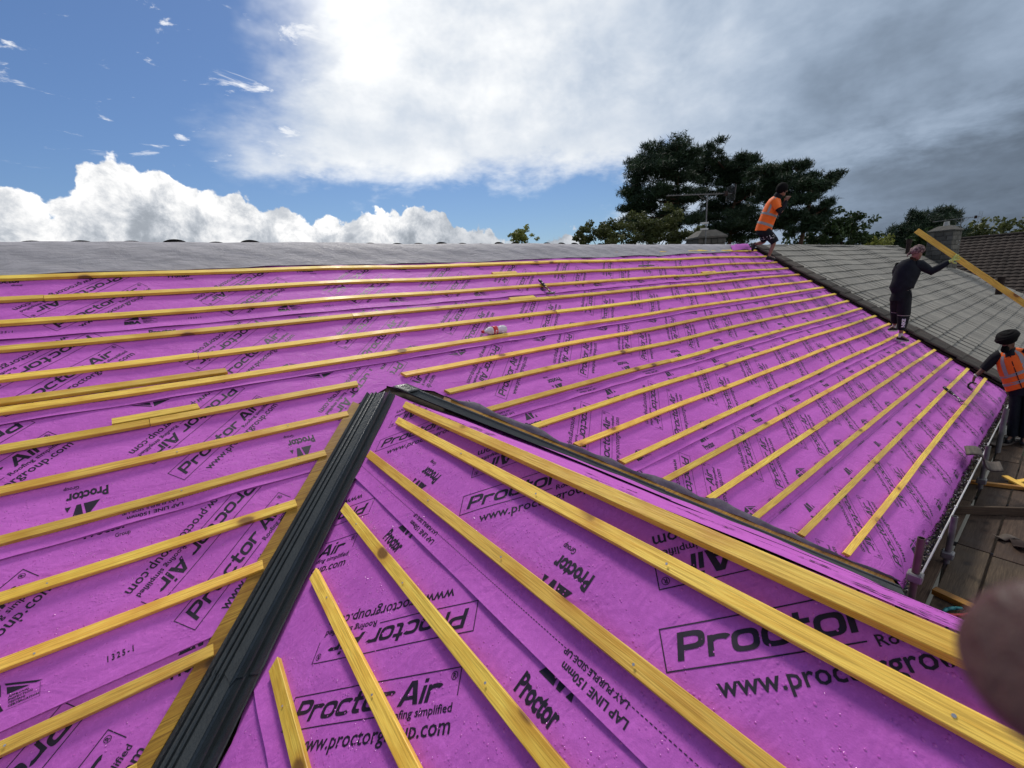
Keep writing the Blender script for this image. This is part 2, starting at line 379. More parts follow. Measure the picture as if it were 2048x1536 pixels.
def make_logo():
    W, H, lw = .755, .108, .0034
    (wv, wf), wx = wide_word(); s = (W - .105) / wx
    it = [(wv * np.array([s, .068]) + np.array([.035, .022]), wf)]
    it += [rect2d(0, H - lw, W, H), rect2d(0, 0, lw, H), rect2d(W - lw, .028, W, H), rect2d(0, 0, .455, lw)]
    rs = text2d('Roofing simplified', .037, .0006); it.append((rs[0] * np.array([(W - .01 - .475) / rs[0][:, 0].max(), .92]) + np.array([.47, -.012]), rs[1]))
    ur = text2d('www.proctorgroup.com', .062, .0008); it.append((ur[0] * np.array([.63 / ur[0][:, 0].max(), 1]) + np.array([.115, -.066]), ur[1]))
    rg = text2d('R', .02, .0006); it += [xf(rg, 1, W - .031, H - .03), ring2d(W - .0245, H - .0235, .0125, .0125, .0022, .0022, e=2)]
    v, f = join2d(it); v[:, 0] += .05 * v[:, 1]
    return v, f
def make_group():
    t1 = text2d('Proctor', .088, .0035); v = t1[0] * np.array([.165 / t1[0][:, 0].max(), .95])
    t2 = text2d('Group', .036, .0006); v2 = t2[0] * np.array([.06 / t2[0][:, 0].max(), .9]) + np.array([.115, -.045])
    em = [poly2d([(.035, .082), (.075, .155), (.088, .155), (.098, .082)]), poly2d([(.108, .082), (.125, .082), (.138, .15), (.10, .15)]), poly2d([(.145, .085), (.168, .085), (.158, .118)])]
    return join2d([(v, t1[1]), (v2, t2[1])] + em)
def make_bba():
    em = [poly2d([(0, .052), (.088, .098), (.092, .052)]), poly2d([(.098, .098), (.205, .052), (.185, .052), (.102, .088)]), poly2d([(.105, .08), (.17, .052), (.108, .052)])]
    t1 = text2d('BBA', .056, .004); v = t1[0] * np.array([.098 / t1[0][:, 0].max(), 1]) + np.array([.004, 0])
    it = em + [(v, t1[1])]
    for k, s_ in enumerate(('APPROVAL', 'INSPECTION', 'TESTING', 'CERTIFICATION')):
        q = text2d(s_, .0105, .0004, res=1); it.append((q[0] * np.array([1.1, 1]) + np.array([.112, .037 - k * .0115]), q[1]))
    it += [rect2d(.108, -.006, .198, -.005), rect2d(.197, -.006, .198, .047)]
    return join2d(it)
def make_lapline():
    a = text2d('LAP LINE 150mm', .036, .0009); b = text2d('LAY PURPLE SIDE UP', .027, .0005)
    return join2d([xf(a, .9), xf(b, .95, 0.02, -.034)])
def make_dots():
    return join2d([rect2d(x, -.0012, x + .008, .0012) for x in np.arange(0, 1.04, .013)])
num = text2d('1 3 2 5 - 1', .036, .0012)
PR = {'logo': make_logo(), 'group': make_group(), 'bba': make_bba(), 'num': (num[0] * np.array([.088 / num[0][:, 0].max(), 1]), num[1]), 'lap': make_lapline(), 'dots': make_dots()}
NAMES = {'logo': 'printed_logo', 'group': 'printed_emblem', 'bba': 'printed_certification_mark', 'num': 'printed_number', 'lap': 'printed_lap_note', 'dots': 'printed_dotted_line'}
PER = 1.04; A45 = R(43.6)
# place of each mark within one repeat of the roll: kind, along, across, turn
MARKS = [('logo', .078, .062, A45), ('logo', .45 - .02, .84, A45 + math.pi), ('bba', .43, .075, 0), ('num', .82, .085, 0), ('group', .75, .735, 0), ('lap', .45, .985, 0), ('dots', 0, .955, 0)]
def clip2d(v, f, lines):
    """keep the part of flat shapes on the inner side of each line (point, outward normal)"""
    for (px, py), (nx, ny) in lines:
        d = (v[:, 0] - px) * nx + (v[:, 1] - py) * ny
        if d.max() <= 0: continue
        if d.min() >= 0: return None
        bm = bmesh.new(); vv = [bm.verts.new((x, y, 0)) for x, y in v]
        for q in f:
            try: bm.faces.new([vv[i] for i in q])
            except ValueError: pass
        bmesh.ops.bisect_plane(bm, geom=bm.verts[:] + bm.edges[:] + bm.faces[:], plane_co=(px, py, 0), plane_no=(nx, ny, 0), clear_outer=True)
        bm.verts.index_update(); v = np.array([(x.co.x, x.co.y) for x in bm.verts]).reshape(-1, 2); f = [tuple(x.index for x in q.verts) for q in bm.faces]; bm.free()
        if not f: return None
    return v, f
def prints(sh, parent, x0, x1, anchor, rev=False, lines=(), skip=()):
    """lay the repeating print on one strip; lines clip it to the cut sheet"""
    W = 1.03; Ws = sh.hi - sh.lo
    k0 = int(math.floor((x0 - anchor) / PER)) - 1
    for k in range(k0, int(math.ceil((x1 - anchor) / PER)) + 2):
        for kind, u, w_, rot in MARKS:
            if kind in skip: continue
            if rev: uu, ww, rr = -u, W - w_, rot + math.pi
            else: uu, ww, rr = u, w_, rot
            v, f = xf(PR[kind], 1, anchor + k * PER + uu, ww, rr)
            r_ = clip2d(v, f, [((x0, 0), (-1, 0)), ((x1, 0), (1, 0)), ((0, .004), (0, -1)), ((0, Ws), (0, 1))] + list(lines))
            if r_ is None: continue
            v, f = r_
            hh = sh.h(v[:, 0], v[:, 1]) + .0011
            mesh_obj(NAMES[kind], [sh.fn(x, y, h) for (x, y), h in zip(v.tolist(), hh.tolist())], f, 'ink', parent)
# ------------------------------------------------------------------ house
house = empty('house', (0, 0, 0))
tag(house, 'house being re-roofed, its slopes covered in purple printed membrane and yellow battens', 'house')
def mfn(lo): return lambda x, w_, h: MR(x, lo + w_, h)
def wl(lo): return lambda x, w_, h: WL(-x, lo - w_, h)          # roll runs towards the gable, so x = -y
def wr(lo): return lambda x, w_, h: WR(x, lo - w_, h)
def jag(amp, seed):
    return lambda w_: amp * (math.sin(w_ * 9 + seed) + .6 * math.sin(w_ * 23 + seed * 3) + .35 * math.sin(w_ * 51 + seed))
mesh_obj('roof_deck', [MR(T_LEFT, A_EAVE + .12, -.022), MR(T_END, A_EAVE + .12, -.022), MR(T_END, 4.8, -.022), MR(T_LEFT, 4.8, -.022)], [(0, 1, 2, 3)], 'board', house)
# strips that run the whole length above the wing, and strips cut by the two valleys
def full(lo, hi, anchor, rev, seed):
    sh = Sheet(lo, hi, 0, mfn(lo), seed); top = hi + (.1 if hi < 4.7 else 0)
    o = grid('membrane', T_LEFT, T_END, sh, 0, top - lo, 'membrane', house); prints(sh, o, T_LEFT, T_END, anchor, rev); return o
def valley_pair(lo, hi, anchor, rev, seed, side, eave=0, d=.165):
    sh = Sheet(lo, hi, 0, mfn(lo), seed, eave=eave); w1 = hi - lo + .1
    j = jag(.012, seed)
    if side == 'L':
        x1 = lambda w_: XR + .006 if lo + w_ > 2.40 else cutL(lo + w_, min(d, max(0, (2.39 - lo - w_) * 1.1))) + j(w_); o = grid('membrane', T_LEFT, x1, sh, 0, w1, 'membrane', house, dw=.03)
        p = (cutL(lo, d), 0); nn = (CP, 0); L_ = [((cutL(lo, d) - .01, 0), tuple(Vector((1, -CP)).normalized()))]
        prints(sh, o, T_LEFT, T_END, anchor, rev, L_)
    else:
        x0 = lambda w_: XR - .006 if lo + w_ > 2.40 else cutR(lo + w_, min(d, max(0, (2.39 - lo - w_) * 1.1))) - j(w_); o = grid('membrane', x0, T_END, sh, 0, w1, 'membrane', house, dw=.03)
        L_ = [((cutR(lo, d) + .01, 0), tuple(Vector((-1, -CP)).normalized()))]
        prints(sh, o, XR, T_END, anchor, rev, L_)
    return o
full(4.31, 4.83, -.35, False, 1); full(3.49, 4.31, -.811, False, 2)
# the strip whose lower part meets the top of the valleys stays whole down to the saddle
full(2.675, 3.49, .045 - 1.04, False, 3)
valley_pair(1.77, 2.675, -.125 + .373, True, 4, 'L'); valley_pair(1.745, 2.675, -.125 + .373 + .2, True, 5, 'R')
valley_pair(1.03, 1.77, -.313, False, 6, 'L'); valley_pair(.85, 1.745, .31, False, 7, 'R')
valley_pair(.2, 1.03, -.05, False, 8, 'L'); valley_pair(.0, .85, -.22, False, 9, 'R')
valley_pair(-.64, .2, .3, False, 10, 'L'); valley_pair(A_EAVE, .0, .12, False, 11, 'R', eave=.16)
valley_pair(A_EAVE, -.64, .3, False, 12, 'L', eave=.16)
# wing, left slope: two printed strips in view and two more down to its eaves; the upper edge is dressed over the ridge
Y_END = -2.3
S_EAVE = 3.34
def wing_left(lo, hi, anchor, rev, seed, d=.10):
    sh = Sheet(-lo, -hi, 0, wl(lo), seed); w1 = lo - hi + (.1 if hi > .1 else 0)
    # the valley cut: at distance s down the slope the sheet starts at y = YV - s*CP - d*1.41
    j = jag(.02, seed + 2); x0 = lambda w_: -(YV - (lo - w_) * CP - (d + .045 * max(0, math.sin(lo * 3 + w_ * 2))) * 1.4142 + j(w_))
    o = grid('membrane', x0, -Y_END, sh, 0, w1, 'membrane', house, dx=.03, dw=.025)
    L_ = [((-(YV - lo * CP - (d + .055) * 1.4142), 0), tuple(Vector((-1, -CP)).normalized()))]
    prints(sh, o, -YV, -Y_END, anchor, rev, L_); return o
wing_left(.65, 0.04, -1.489 + .373, True, 13); wing_left(1.49, .65, -1.60, False, 14); wing_left(2.35, 1.49, -1.2, False, 15); wing_left(S_EAVE, 2.35, -1.4, False, 16)
# wing, right slope, seen at a grazing angle; its edge rides up over the valley
def wing_right():
    S1 = 2.85 / CPR; nS = 54; nY = 70; V = []; F = []
    for i in range(nS + 1):
        s = S1 * i / nS; y1 = YV - s * CPR - .005 - .09 * math.exp(-s * 1.6) - .02 * math.sin(s * 2.3) - .02 * math.sin(s * 7)
        for j in range(nY + 1):
            k = j / nY; y = y1 + (Y_END - y1) * k ** 1.6; d = y1 - y
            h = float(und(y, s + 9) + fine(y, s + 3)) + .065 * math.exp(-d / .22) * math.sin(3.14 * min(1, s / S1)) ** .8 - (.35 * max(0, s - S1 + .14)) 
            V.append(WR(y, s, h - .004))
    for i in range(nS):
        for j in range(nY): k = i * (nY + 1) + j; F.append((k, k + nY + 1, k + nY + 2, k + 1))
    o = mesh_obj('membrane', V, F, 'membrane', house, smooth=True)
    class S2: 
        lo, hi = 0, 3.0
        @staticmethod
        def h(x, w_): return und(x, w_ + 9) + fine(x, w_ + 3) + .001
    for k in range(5):
        for kind, y, s, rot in (('logo', 2.0 - k * 1.04, 1.02, A45), ('logo', 2.35 - k * 1.04, .42, A45 + math.pi), ('bba', 1.8 - k * 1.04, .9, math.pi), ('group', 1.5 - k * 1.04, 1.0, 0)):
            v, f = xf(PR[kind], 1, -y, -s, rot + math.pi)
            f = [tuple(reversed(q)) for q in f]
            # sheet coordinates: along the ridge and down the slope
            X = -v[:, 0]; Sx = -v[:, 1]
            r_ = clip2d(np.stack([X, Sx], 1), f, [((0, .02), (0, -1)), ((YV - .18, 0), tuple(Vector((1, CPR)).normalized()))])
            if r_ is None: continue
            v, f = r_; mesh_obj(NAMES[kind], [WR(a, b, float(S2.h(a, b)) ) for a, b in v.tolist()], f, 'ink', o)
wing_right()
# rain beads standing on the near sheets
def b_bead(t, b):
    b.inputs['Base Color'].default_value = (.50, .10, .47, 1); b.inputs['Roughness'].default_value = .06; b.inputs['Specular IOR Level'].default_value = .5
mat('rain', b_bead)
def beads(n, place, parent):
    V = []; F = []; m_ = 8
    while n > 0:
        q = place()
        if q is None: continue
        p, nn = q; n -= 1; a = nn.orthogonal().normalized(); b_ = nn.cross(a); r_ = random.choice((.0018, .0022, .0028, .0036)) * random.uniform(.8, 1.2); k = len(V); el = random.uniform(1, 1.5)
        for i in range(m_): an = 6.283 * i / m_; V.append(p + a * math.cos(an) * r_ * el + b_ * math.sin(an) * r_)
        for i in range(m_): an = 6.283 * i / m_; V.append(p + (a * math.cos(an) * el + b_ * math.sin(an)) * r_ * .68 + nn * r_ * .42)
        V.append(p + nn * r_ * .62)
        for i in range(m_): j = (i + 1) % m_; F += [(k + i, k + j, k + m_ + j, k + m_ + i), (k + m_ + i, k + m_ + j, k + 2 * m_)]
    o = mesh_obj('rain_beads', V, F, 'rain', parent, smooth=True); tag(o, kind='stuff')
def on_wing():
    y = random.uniform(-.6, 2.4); s = random.uniform(.05, 1.7)
    if y > YV - s * CP - .25 or random.random() > .25 + .75 * (.5 + .5 * math.sin(y * 5 + 2) * math.sin(s * 6)): return None
    lo = .65 if s < .65 else 1.49 if s < 1.49 else 2.35; return WL(y, s, float(und(-y, -s) + fine(-y, -s)) + .0035 * (1 - (lo - s) / .42) - .0004), nL
def on_main():
    t = random.uniform(-1.3, .6); a = random.uniform(.6, 2.3)
    if t > cutL(a, .22) or random.random() > .25 + .75 * (.5 + .5 * math.sin(t * 6 + 1) * math.sin(a * 7)): return None
    lo = 1.77 if a > 1.77 else 1.03 if a > 1.03 else .2; return MR(t, a, float(und(t, a) + fine(t, a)) + .0035 * (1 - (a - lo) / .42) - .0004), nM
beads(6500, on_wing, house); beads(3000, on_main, house)
# ------------------------------------------------------------------ battens
def batten(a_pt, b_pt, up, nrm, parent, m='batten', wdt=.05, thk=.025, ends=(0, 0), wob=None, name='batten', lift=0.0):
    """a sawn batten from a to b; `up` is its across direction (upper edge on the a-b line), laid on the slope"""
    a_pt, b_pt = Vector(a_pt), Vector(b_pt); L = (b_pt - a_pt).length; x = (b_pt - a_pt).normalized(); nrm = Vector(nrm).normalized(); y = nrm.cross(x)
    if y.dot(up) < 0: x, y, a_pt, b_pt = -x, -y, b_pt, a_pt; ends = (ends[1], ends[0])
    n = max(1, int(L / .35)); c = .0022; prof = [(-wdt, c), (-wdt, thk - c), (-wdt + c, thk), (-c, thk), (0, thk - c), (0, c), (-c, 0), (-wdt + c, 0)]
    V = []; F = []
    for i in range(n + 1):
        k = i / n; px = L * k
        dz = wob(a_pt + x * px) if wob else 0; ben = .0018 * math.sin(px * 1.9 + L)
        for (yy, zz) in prof:
            sk = 0
            if i == 0: sk = ends[0] * (yy / wdt)
            if i == n: sk = ends[1] * (yy / wdt)
            V.append((px + sk, yy + ben, zz + dz + lift))
    m8 = len(prof)
    for i in range(n):
        for j in range(m8): F.append((i * m8 + j, i * m8 + (j + 1) % m8, (i + 1) * m8 + (j + 1) % m8, (i + 1) * m8 + j))
    F.append(tuple(range(m8))); F.append(tuple(reversed(range(n * m8, n * m8 + m8))))
    F = [tuple(reversed(f)) for f in F]
    o = mesh_obj(name, V, F, m, parent); o.matrix_basis = frame(a_pt, x, y, nrm)
    return o
def wob_main(p): q = p - Vector((0, 0, ZC)); return float(und(q.x, q.dot(uM)))
def nails(b, L, pts_):
    for px in pts_:
        bm = bmesh.new(); bmesh.ops.create_cone(bm, cap_ends=True, segments=10, radius1=.0042, radius2=.0036, depth=.0016, matrix=Matrix.Translation((px, -.025 + random.uniform(-.008, .008), .0262)))
        bm_obj('nail', bm, 'nail', b)
A0 = 4.594; G = .30
lens = []
def row(i, t0, t1, e0=0, e1=0):
    a = A0 - i * G; t = t0; first = True
    while t < t1 - .05:
        L = random.choice((3.6, 4.2, 4.8, 5.1)) if not first else random.uniform(1.6, 4.8)
        e = min(t1, t + L)
        if t1 - e < .9: e = t1
        da0, da1 = random.uniform(-.004, .004), random.uniform(-.004, .004)
        batten(MR(t, a + da0, .004), MR(e - .003, a + da1, .004), uM, nM, house, wob=wob_main, ends=(e0 if first else 0, e1 if e == t1 else 0), lift=random.uniform(0, .0015)) if not (8 <= i <= 13 and t1 < 2) else nails(batten(MR(t, a + da0, .004), MR(e - .003, a + da1, .004), uM, nM, house, wob=wob_main, ends=(0, e1 if e == t1 else 0)), 0, np.arange(.2, e - t - .05, .6))
        t = e; first = False
for i in range(0, 7): row(i, T_LEFT, T_END - random.uniform(.0, .05))
for i in range(7, 18):
    a = A0 - i * G
    row(i, T_LEFT, min(cutL(a, .155), XR - .19) + random.uniform(-.02, .02), e1=random.choice((0, 0, .004)))
    row(i, max(cutR(a, .185), XR + .02) + random.uniform(-.015, .015), T_END - random.uniform(0, .05), e0=-.03)
def wob_w(p): return float(und(-p.y, 0)) * .5
for k, s in enumerate((.185, .468, .775, 1.067, 1.355, 1.65, 1.95, 2.25, 2.55, 2.85, 3.15)):
    y1 = YV - s * CP - (.17, .20, .20, .21, .23, .22, .22, .22, .22, .22, .22)[k] * 1.4142
    if k == 0: y1 = 2.68
    b = batten(WL(Y_END, s, .004), WL(y1, s, .004), uL, nL, house, ends=(0, -.028), wob=wob_w, m='batten')
    if k < 5: nails(b, 0, [x for x in np.arange(.25, y1 - Y_END - .1, .6)])
b = batten(WL(Y_END, .062, .005), WL(2.76, .064, .005), uL, nL, house, thk=.040, ends=(0, -.03), name='ridge_batten'); nails(b, 0, [])
# wing right slope battens stay out: the sheet there is still bare
# ------------------------------------------------------------------ valleys
K2 = TP / math.sqrt(2); RT = math.sqrt(.5)
def VL(q, d, h=0.0): return Vector((XR - q + d * RT, YV - q - d * RT, ZR - q * TP + abs(d) * K2 + h))        # d<0 main slope, d>0 wing
def VR_(q, d, h=0.0): return Vector((XR + q - d * RT, YV - q - d * RT, ZR - q * TP + abs(d) * K2 + h))
TRAY = [(-.150, .010), (-.146, .026), (-.136, .026), (-.130, .010), (-.116, .008), (-.111, .022), (-.102, .022), (-.097, .006), (-.084, .005), (-.079, .019), (-.070, .019), (-.065, .002), (-.012, -.002), (0, .004), (.012, -.002), (.086, .006), (.092, .028), (.103, .028), (.109, .010), (.172, .012), (.176, .006)]
TRAY = [(d * .66 if d < 0 else d * .88, h * (.62 if -.14 < d < -.06 else 1)) for d, h in TRAY]
TRAY_R = [(-.078, .002), (-.074, .010), (-.066, .010), (-.06, .000), (-.012, -.008), (0, .004), (.012, -.002), (.086, .006), (.15, .008)]
def tray(fn, q0, q1, name, up=0.0, jag0=0.0, tail=0.0, T=TRAY):
    n = max(3, int((q1 - q0) / .12)); V = []; F = []; m_ = len(T)
    for i in range(n + 1):
        for j, (d, h) in enumerate(T):
            q = q0 + (q1 - q0) * i / n
            q = max(q, .05 + abs(d) * RT) if q0 < .2 else q
            if i == 0: q += jag0 * (math.sin(j * 1.3) + .6 * math.sin(j * 3.1))
            if i == n: q += tail * math.sin(j * 2.1)
            wv = .004 * math.sin(q * 5 + d * 20) if abs(d) > .14 else 0
            V.append(fn(q, d, h + .014 + up + wv))
    for i in range(n):
        for j in range(m_ - 1): k = i * m_ + j; F.append((k, k + 1, k + m_ + 1, k + m_))
    o = mesh_obj(name, V, F, 'grp', house, smooth=False)
    md = o.modifiers.new('thick', 'SOLIDIFY'); md.thickness = .003; md.offset = 0
    return o
tray(VL, .05, 1.33, 'valley_trough', up=.0045, tail=.012); tray(VL, 1.29, 3.0, 'valley_trough', jag0=.006)
tray(VR_, .05, 1.55, 'valley_trough', up=.006, T=TRAY_R); tray(VR_, 1.5, 2.82, 'valley_trough', T=TRAY_R)
# rounded black end of the right-hand trough lapped over the left one at the saddle
V = []; F = []
for i in range(9):
    for j in range(7):
        d = -.085 + .15 * j / 6; q = max(.02, abs(d) * RT + .02) + .10 * i / 8
        V.append(VR_(q, d, .030 + .006 * math.cos(d * 12) - .014 * (i == 0)))
for i in range(8):
    for j in range(6): k = i * 7 + j; F.append((k, k + 1, k + 8, k + 7))
o = mesh_obj('valley_saddle', V, F, 'grp', house, smooth=True); md = o.modifiers.new('thick', 'SOLIDIFY'); md.thickness = .004
def vboard(fn, q0, q1, d0, d1, thk, m, name, h0=.004):
    n = max(1, int((q1 - q0) / .4)); bm = bmesh.new(); prev = None
    for i in range(n + 1):
        q = q0 + (q1 - q0) * i / n
        sec = [bm.verts.new(fn(q, d0, h0)), bm.verts.new(fn(q, d1, h0)), bm.verts.new(fn(q, d1, h0 + thk)), bm.verts.new(fn(q, d0, h0 + thk))]
        if prev:
            for j in range(4): bm.faces.new((prev[j], prev[(j + 1) % 4], sec[(j + 1) % 4], sec[j]))
        else: bm.faces.new(sec)
        prev = sec
    bm.faces.new(list(reversed(prev))); bmesh.ops.recalc_face_normals(bm, faces=bm.faces[:])
    return bm_obj(name, bm, m, house)
wood('valley_timber', (.46, .25, .03), (.24, .105, .012), (.05, .018, .006), wet=.3, axis=0, rough=.5, stain=.7)
vboard(VL, .20, 3.0, -.160, -.108, .022, 'valley_timber', 'valley_board'); vboard(VR_, .3, 2.8, -.124, -.080, .014, 'valley_timber', 'valley_board')
vboard(VL, 2.0, 3.0, .135, .195, .004, 'batten', 'valley_board', h0=.002)
# edge of the right-hand sheet folded back on itself beside the valley, grey side showing
plain('fold_grey', (.105, .085, .112), .6, .3, var=.3, sc=14, bump=.4, bsc=30)
nq = 60; V = []; F = []
for i in range(nq + 1):
    q = .34 + 2.5 * i / nq
    wd = .045 + .03 * (1 + math.sin(q * 4.1)) * .6 + .018 * math.sin(q * 17) + .012 * math.sin(q * 31)
    wd *= min(1, (q - .3) * 4) * min(1, max(.15, (2.9 - q) * 1.1))
    for j in range(6):
        k = j / 5; d = -.112 - wd * k
        V.append(VR_(q, d, .022 + .022 * math.sin(k * 2.6) + .006 * math.sin(q * 23 + k * 3) - .012 * k))
for i in range(nq):
    for j in range(5): k = i * 6 + j; F.append((k, k + 1, k + 7, k + 6))
mesh_obj('membrane_fold', V, F, 'fold_grey', house, smooth=True)
# the wing sheet's corner bulging at the foot of the left valley
V = []; F = []
for i in range(15):
    for j in range(9):
        q = 1.95 + .75 * i / 14; k = j / 8
        V.append(VL(q, .15 + .17 * k + .02 * math.sin(q * 9), .014 + .045 * math.sin(k * 3.14) * (.6 + .4 * math.sin(q * 5)) + .004))
for i in range(14):
    for j in range(8): k = i * 9 + j; F.append((k, k + 1, k + 10, k + 9))
mesh_obj('membrane_fold', V, F, 'membrane', house, smooth=True)
# ------------------------------------------------------------------ ridge: last strip thrown back, grey underside up
def a_edge(t):
    a = 4.325 + .035 * max(0, (t + 1) / 4.5) if t < 3.5 else 4.36 + .14 * (t - 3.5) / 7
    if t > 10.2: a += .30 * ((t - 10.2) / 1.0) ** 1.7
    return a + .006 * math.sin(t * 3.1) + .003 * math.sin(t * 9)
nt, nv = 190, 14; V = []; F = []
for i in range(nt + 1):
    t = T_LEFT + (11.25 - T_LEFT) * i / nt; ae = a_edge(t)
    for j in range(nv + 1):
        k = j / nv; a = 4.875 + (min(ae, 4.86) - 4.875) * k
        h = .032 + .026 * math.sin(3.14 * min(1, k * 1.35)) + .005 * math.sin(t * 4.3 + k * 4) * k + .003 * math.sin(t * 13 + a * 30) + float(und(t, a)) - .016 * max(0, k - .75) * 4
        if k < .12: h -= (.12 - k) * .35
        V.append(MR(t, a, h))
for i in range(nt):
    for j in range(nv): k = i * (nv + 1) + j; F.append((k, k + 1, k + nv + 2, k + nv + 1))
tag(mesh_obj('membrane_flap', V, F, 'underside', house, smooth=True), 'loose top strip thrown back over the ridge, grey underside up')
V = []; F = []
for i in range(13):
    for j in range(9):
        k = j / 8; m_ = i / 12; t = 10.55 + .30 * k + (1.05 - .12 * k) * m_; a = 4.55 + .30 * k + .10 * m_ * (1 - k)
        V.append(MR(t, a, .035 + .03 * math.sin(k * 2.6) * (.4 + .6 * m_) + .015 * m_ * m_ * k + .004 * math.sin(t * 17)))
for i in range(12):
    for j in range(8): k = i * 9 + j; F.append((k, k + 1, k + 10, k + 9))
mesh_obj('membrane_fold', V, F, 'membrane', house, smooth=True)
# rear slope with its old roll tiles, whose tops show over the ridge
plain('old_tile', (.045, .042, .042), .8, .2, var=.4, sc=5, bump=.5, bsc=40)
YR = ya(A_RIDGE); ZRG = MR(0, A_RIDGE).z
def rear(t, s, h=0): return Vector((t, YR + s * CP, ZRG - s * SP)) + Vector((0, SP, CP)) * h
mesh_obj('rear_slope', [rear(T_LEFT, .02, -.03), rear(27, .02, -.03), rear(27, 6, -.03), rear(T_LEFT, 6, -.03)], [(0, 1, 2, 3)], 'old_tile', house)
bm = bmesh.new(); prev = None
for i in range(13):
    a = math.pi * i / 12; y = -.11 * math.cos(a); z = .075 * math.sin(a)
    sec = [bm.verts.new((y, 0, z)), bm.verts.new((y, .42, z * .92 - .004))]
    if prev: bm.faces.new((prev[0], sec[0], sec[1], prev[1]))
    prev = sec
bmesh.ops.solidify(bm, geom=bm.faces[:], thickness=.014)
me_rt = bpy.data.meshes.new('tile'); bm.to_mesh(me_rt); bm.free(); me_rt.materials.append(MATS['old_tile'])
for i in range(50):
    t = T_LEFT + .1 + i * .325
    if t > T_END: break
    o = link(bpy.data.objects.new('tile', me_rt), house); hh = random.choice((.002, .008, .02, .028)) if (t < .8 or 2.6 < t < 6.5) else random.uniform(-.02, .005)
    o.matrix_basis = frame(rear(t + random.uniform(-.02, .02), .03, hh), Vector((1, 0, 0)), Vector((0, CP, -SP)), Vector((0, SP, CP)))
# ------------------------------------------------------------------ walls, fascia, gutter
def b_brick(t, b):
    co = t.new('ShaderNodeTexCoord').outputs['Object']; br = t.new('ShaderNodeTexBrick'); t.put(br.inputs['Vector'], t.scale(co, (1, 1, 1)))
    br.inputs['Color1'].default_value = (.30, .16, .10, 1); br.inputs['Color2'].default_value = (.22, .11, .075, 1); br.inputs['Mortar'].default_value = (.35, .32, .28, 1)
    br.inputs['Scale'].default_value = 4.4; br.inputs['Mortar Size'].default_value = .02; t.put(b.inputs['Base Color'], br.outputs[0]); b.inputs['Roughness'].default_value = .85
mat('brick', b_brick)
ZE = ZC - 2.56
def wallbox(name, x0, x1, y0, y1, z0, z1, m='brick', parent=house):
    bm = bmesh.new(); bm_box(bm, x0, x1, y0, y1, z0, z1); return bm_obj(name, bm, m, parent)
wallbox('wall', T_LEFT + .2, T_END - .02, .85, 9.8, 0, ZE - .12); wallbox('wall', XR - 2.45, XR + 2.45, Y_END + .35, .84, 0, ZE - .12)
plain('umber', (.035, .022, .018), .8, .2, var=.4, sc=6); plain('white_upvc', (.50, .50, .48), .35, .5, var=.08); plain('gutter_grey', (.10, .10, .10), .45, .5, var=.2)
def gutter(x0, x1, yo, parent):
    bm = bmesh.new(); prev = None
    for i in range(11):
        a = math.pi * (1 + i / 10); y = yo + .055 * math.cos(a) + .055; z = ZC - 2.585 + .062 * math.sin(a)
        sec = [bm.verts.new((x0, y, z)), bm.verts.new((x1, y, z))]
        if prev: bm.faces.new((prev[0], prev[1], sec[1], sec[0]))
        prev = sec
    bmesh.ops.solidify(bm, geom=bm.faces[:], thickness=.003)
    g = bm_obj('gutter', bm, 'gutter_grey', parent)
    bm = bmesh.new(); bm_tube(bm, (x0, yo, ZC - 2.578), (x1, yo, ZC - 2.578), .0075); bm_obj('gutter_lip', bm, 'white_upvc', g, True)
    x = x0 + .35
    while x < x1:
        bm = bmesh.new(); bm_box(bm, x - .009, x + .009, yo - .010, yo + .016, ZC - 2.586, ZC - 2.567, bev=.002); bm_obj('gutter_bracket', bm, 'white_upvc', g); x += .82
    return g
gut = gutter(4.08, T_END, .468, house)
wallbox('fascia_board', 4.05, T_END, .585, .61, ZE - .17, ZE - .01, 'umber'); wallbox('soffit_board', 4.05, T_END, .61, .85, ZE - .17, ZE - .155, 'umber')
# moss, leaves and grit lying in the gutter
def b_debris(t, b):
    gi = t.new('ShaderNodeNewGeometry'); t.put(b.inputs['Base Color'], t.ramp(gi.outputs['Random Per Island'], [(0, (.02, .018, .014)), (.45, (.06, .05, .03)), (.75, (.10, .075, .035)), (.9, (.22, .21, .19)), (1, (.35, .35, .34))])); b.inputs['Roughness'].default_value = .8
mat('debris', b_debris)
V = []; F = []
for i in range(2600):
    c = Vector((random.uniform(4.1, T_END), random.uniform(.475, .565), ZC - 2.60 + random.uniform(-.015, .022))); r_ = random.uniform(.006, .022)
    k = len(V); q = Matrix.Rotation(random.uniform(0, 6), 3, Vector((random.gauss(0, 1), random.gauss(0, 1), random.gauss(0, 1))).normalized())
    V += [c + q @ Vector(p) * r_ for p in ((1, 0, 0), (-.5, .6, .1), (-.6, -.5, 0), (0, 0, .6))]; F += [(k, k + 1, k + 2), (k, k + 3, k + 1), (k + 1, k + 3, k + 2), (k, k + 2, k + 3)]
tag(mesh_obj('gutter_debris', V, F, 'debris', house), kind='stuff')
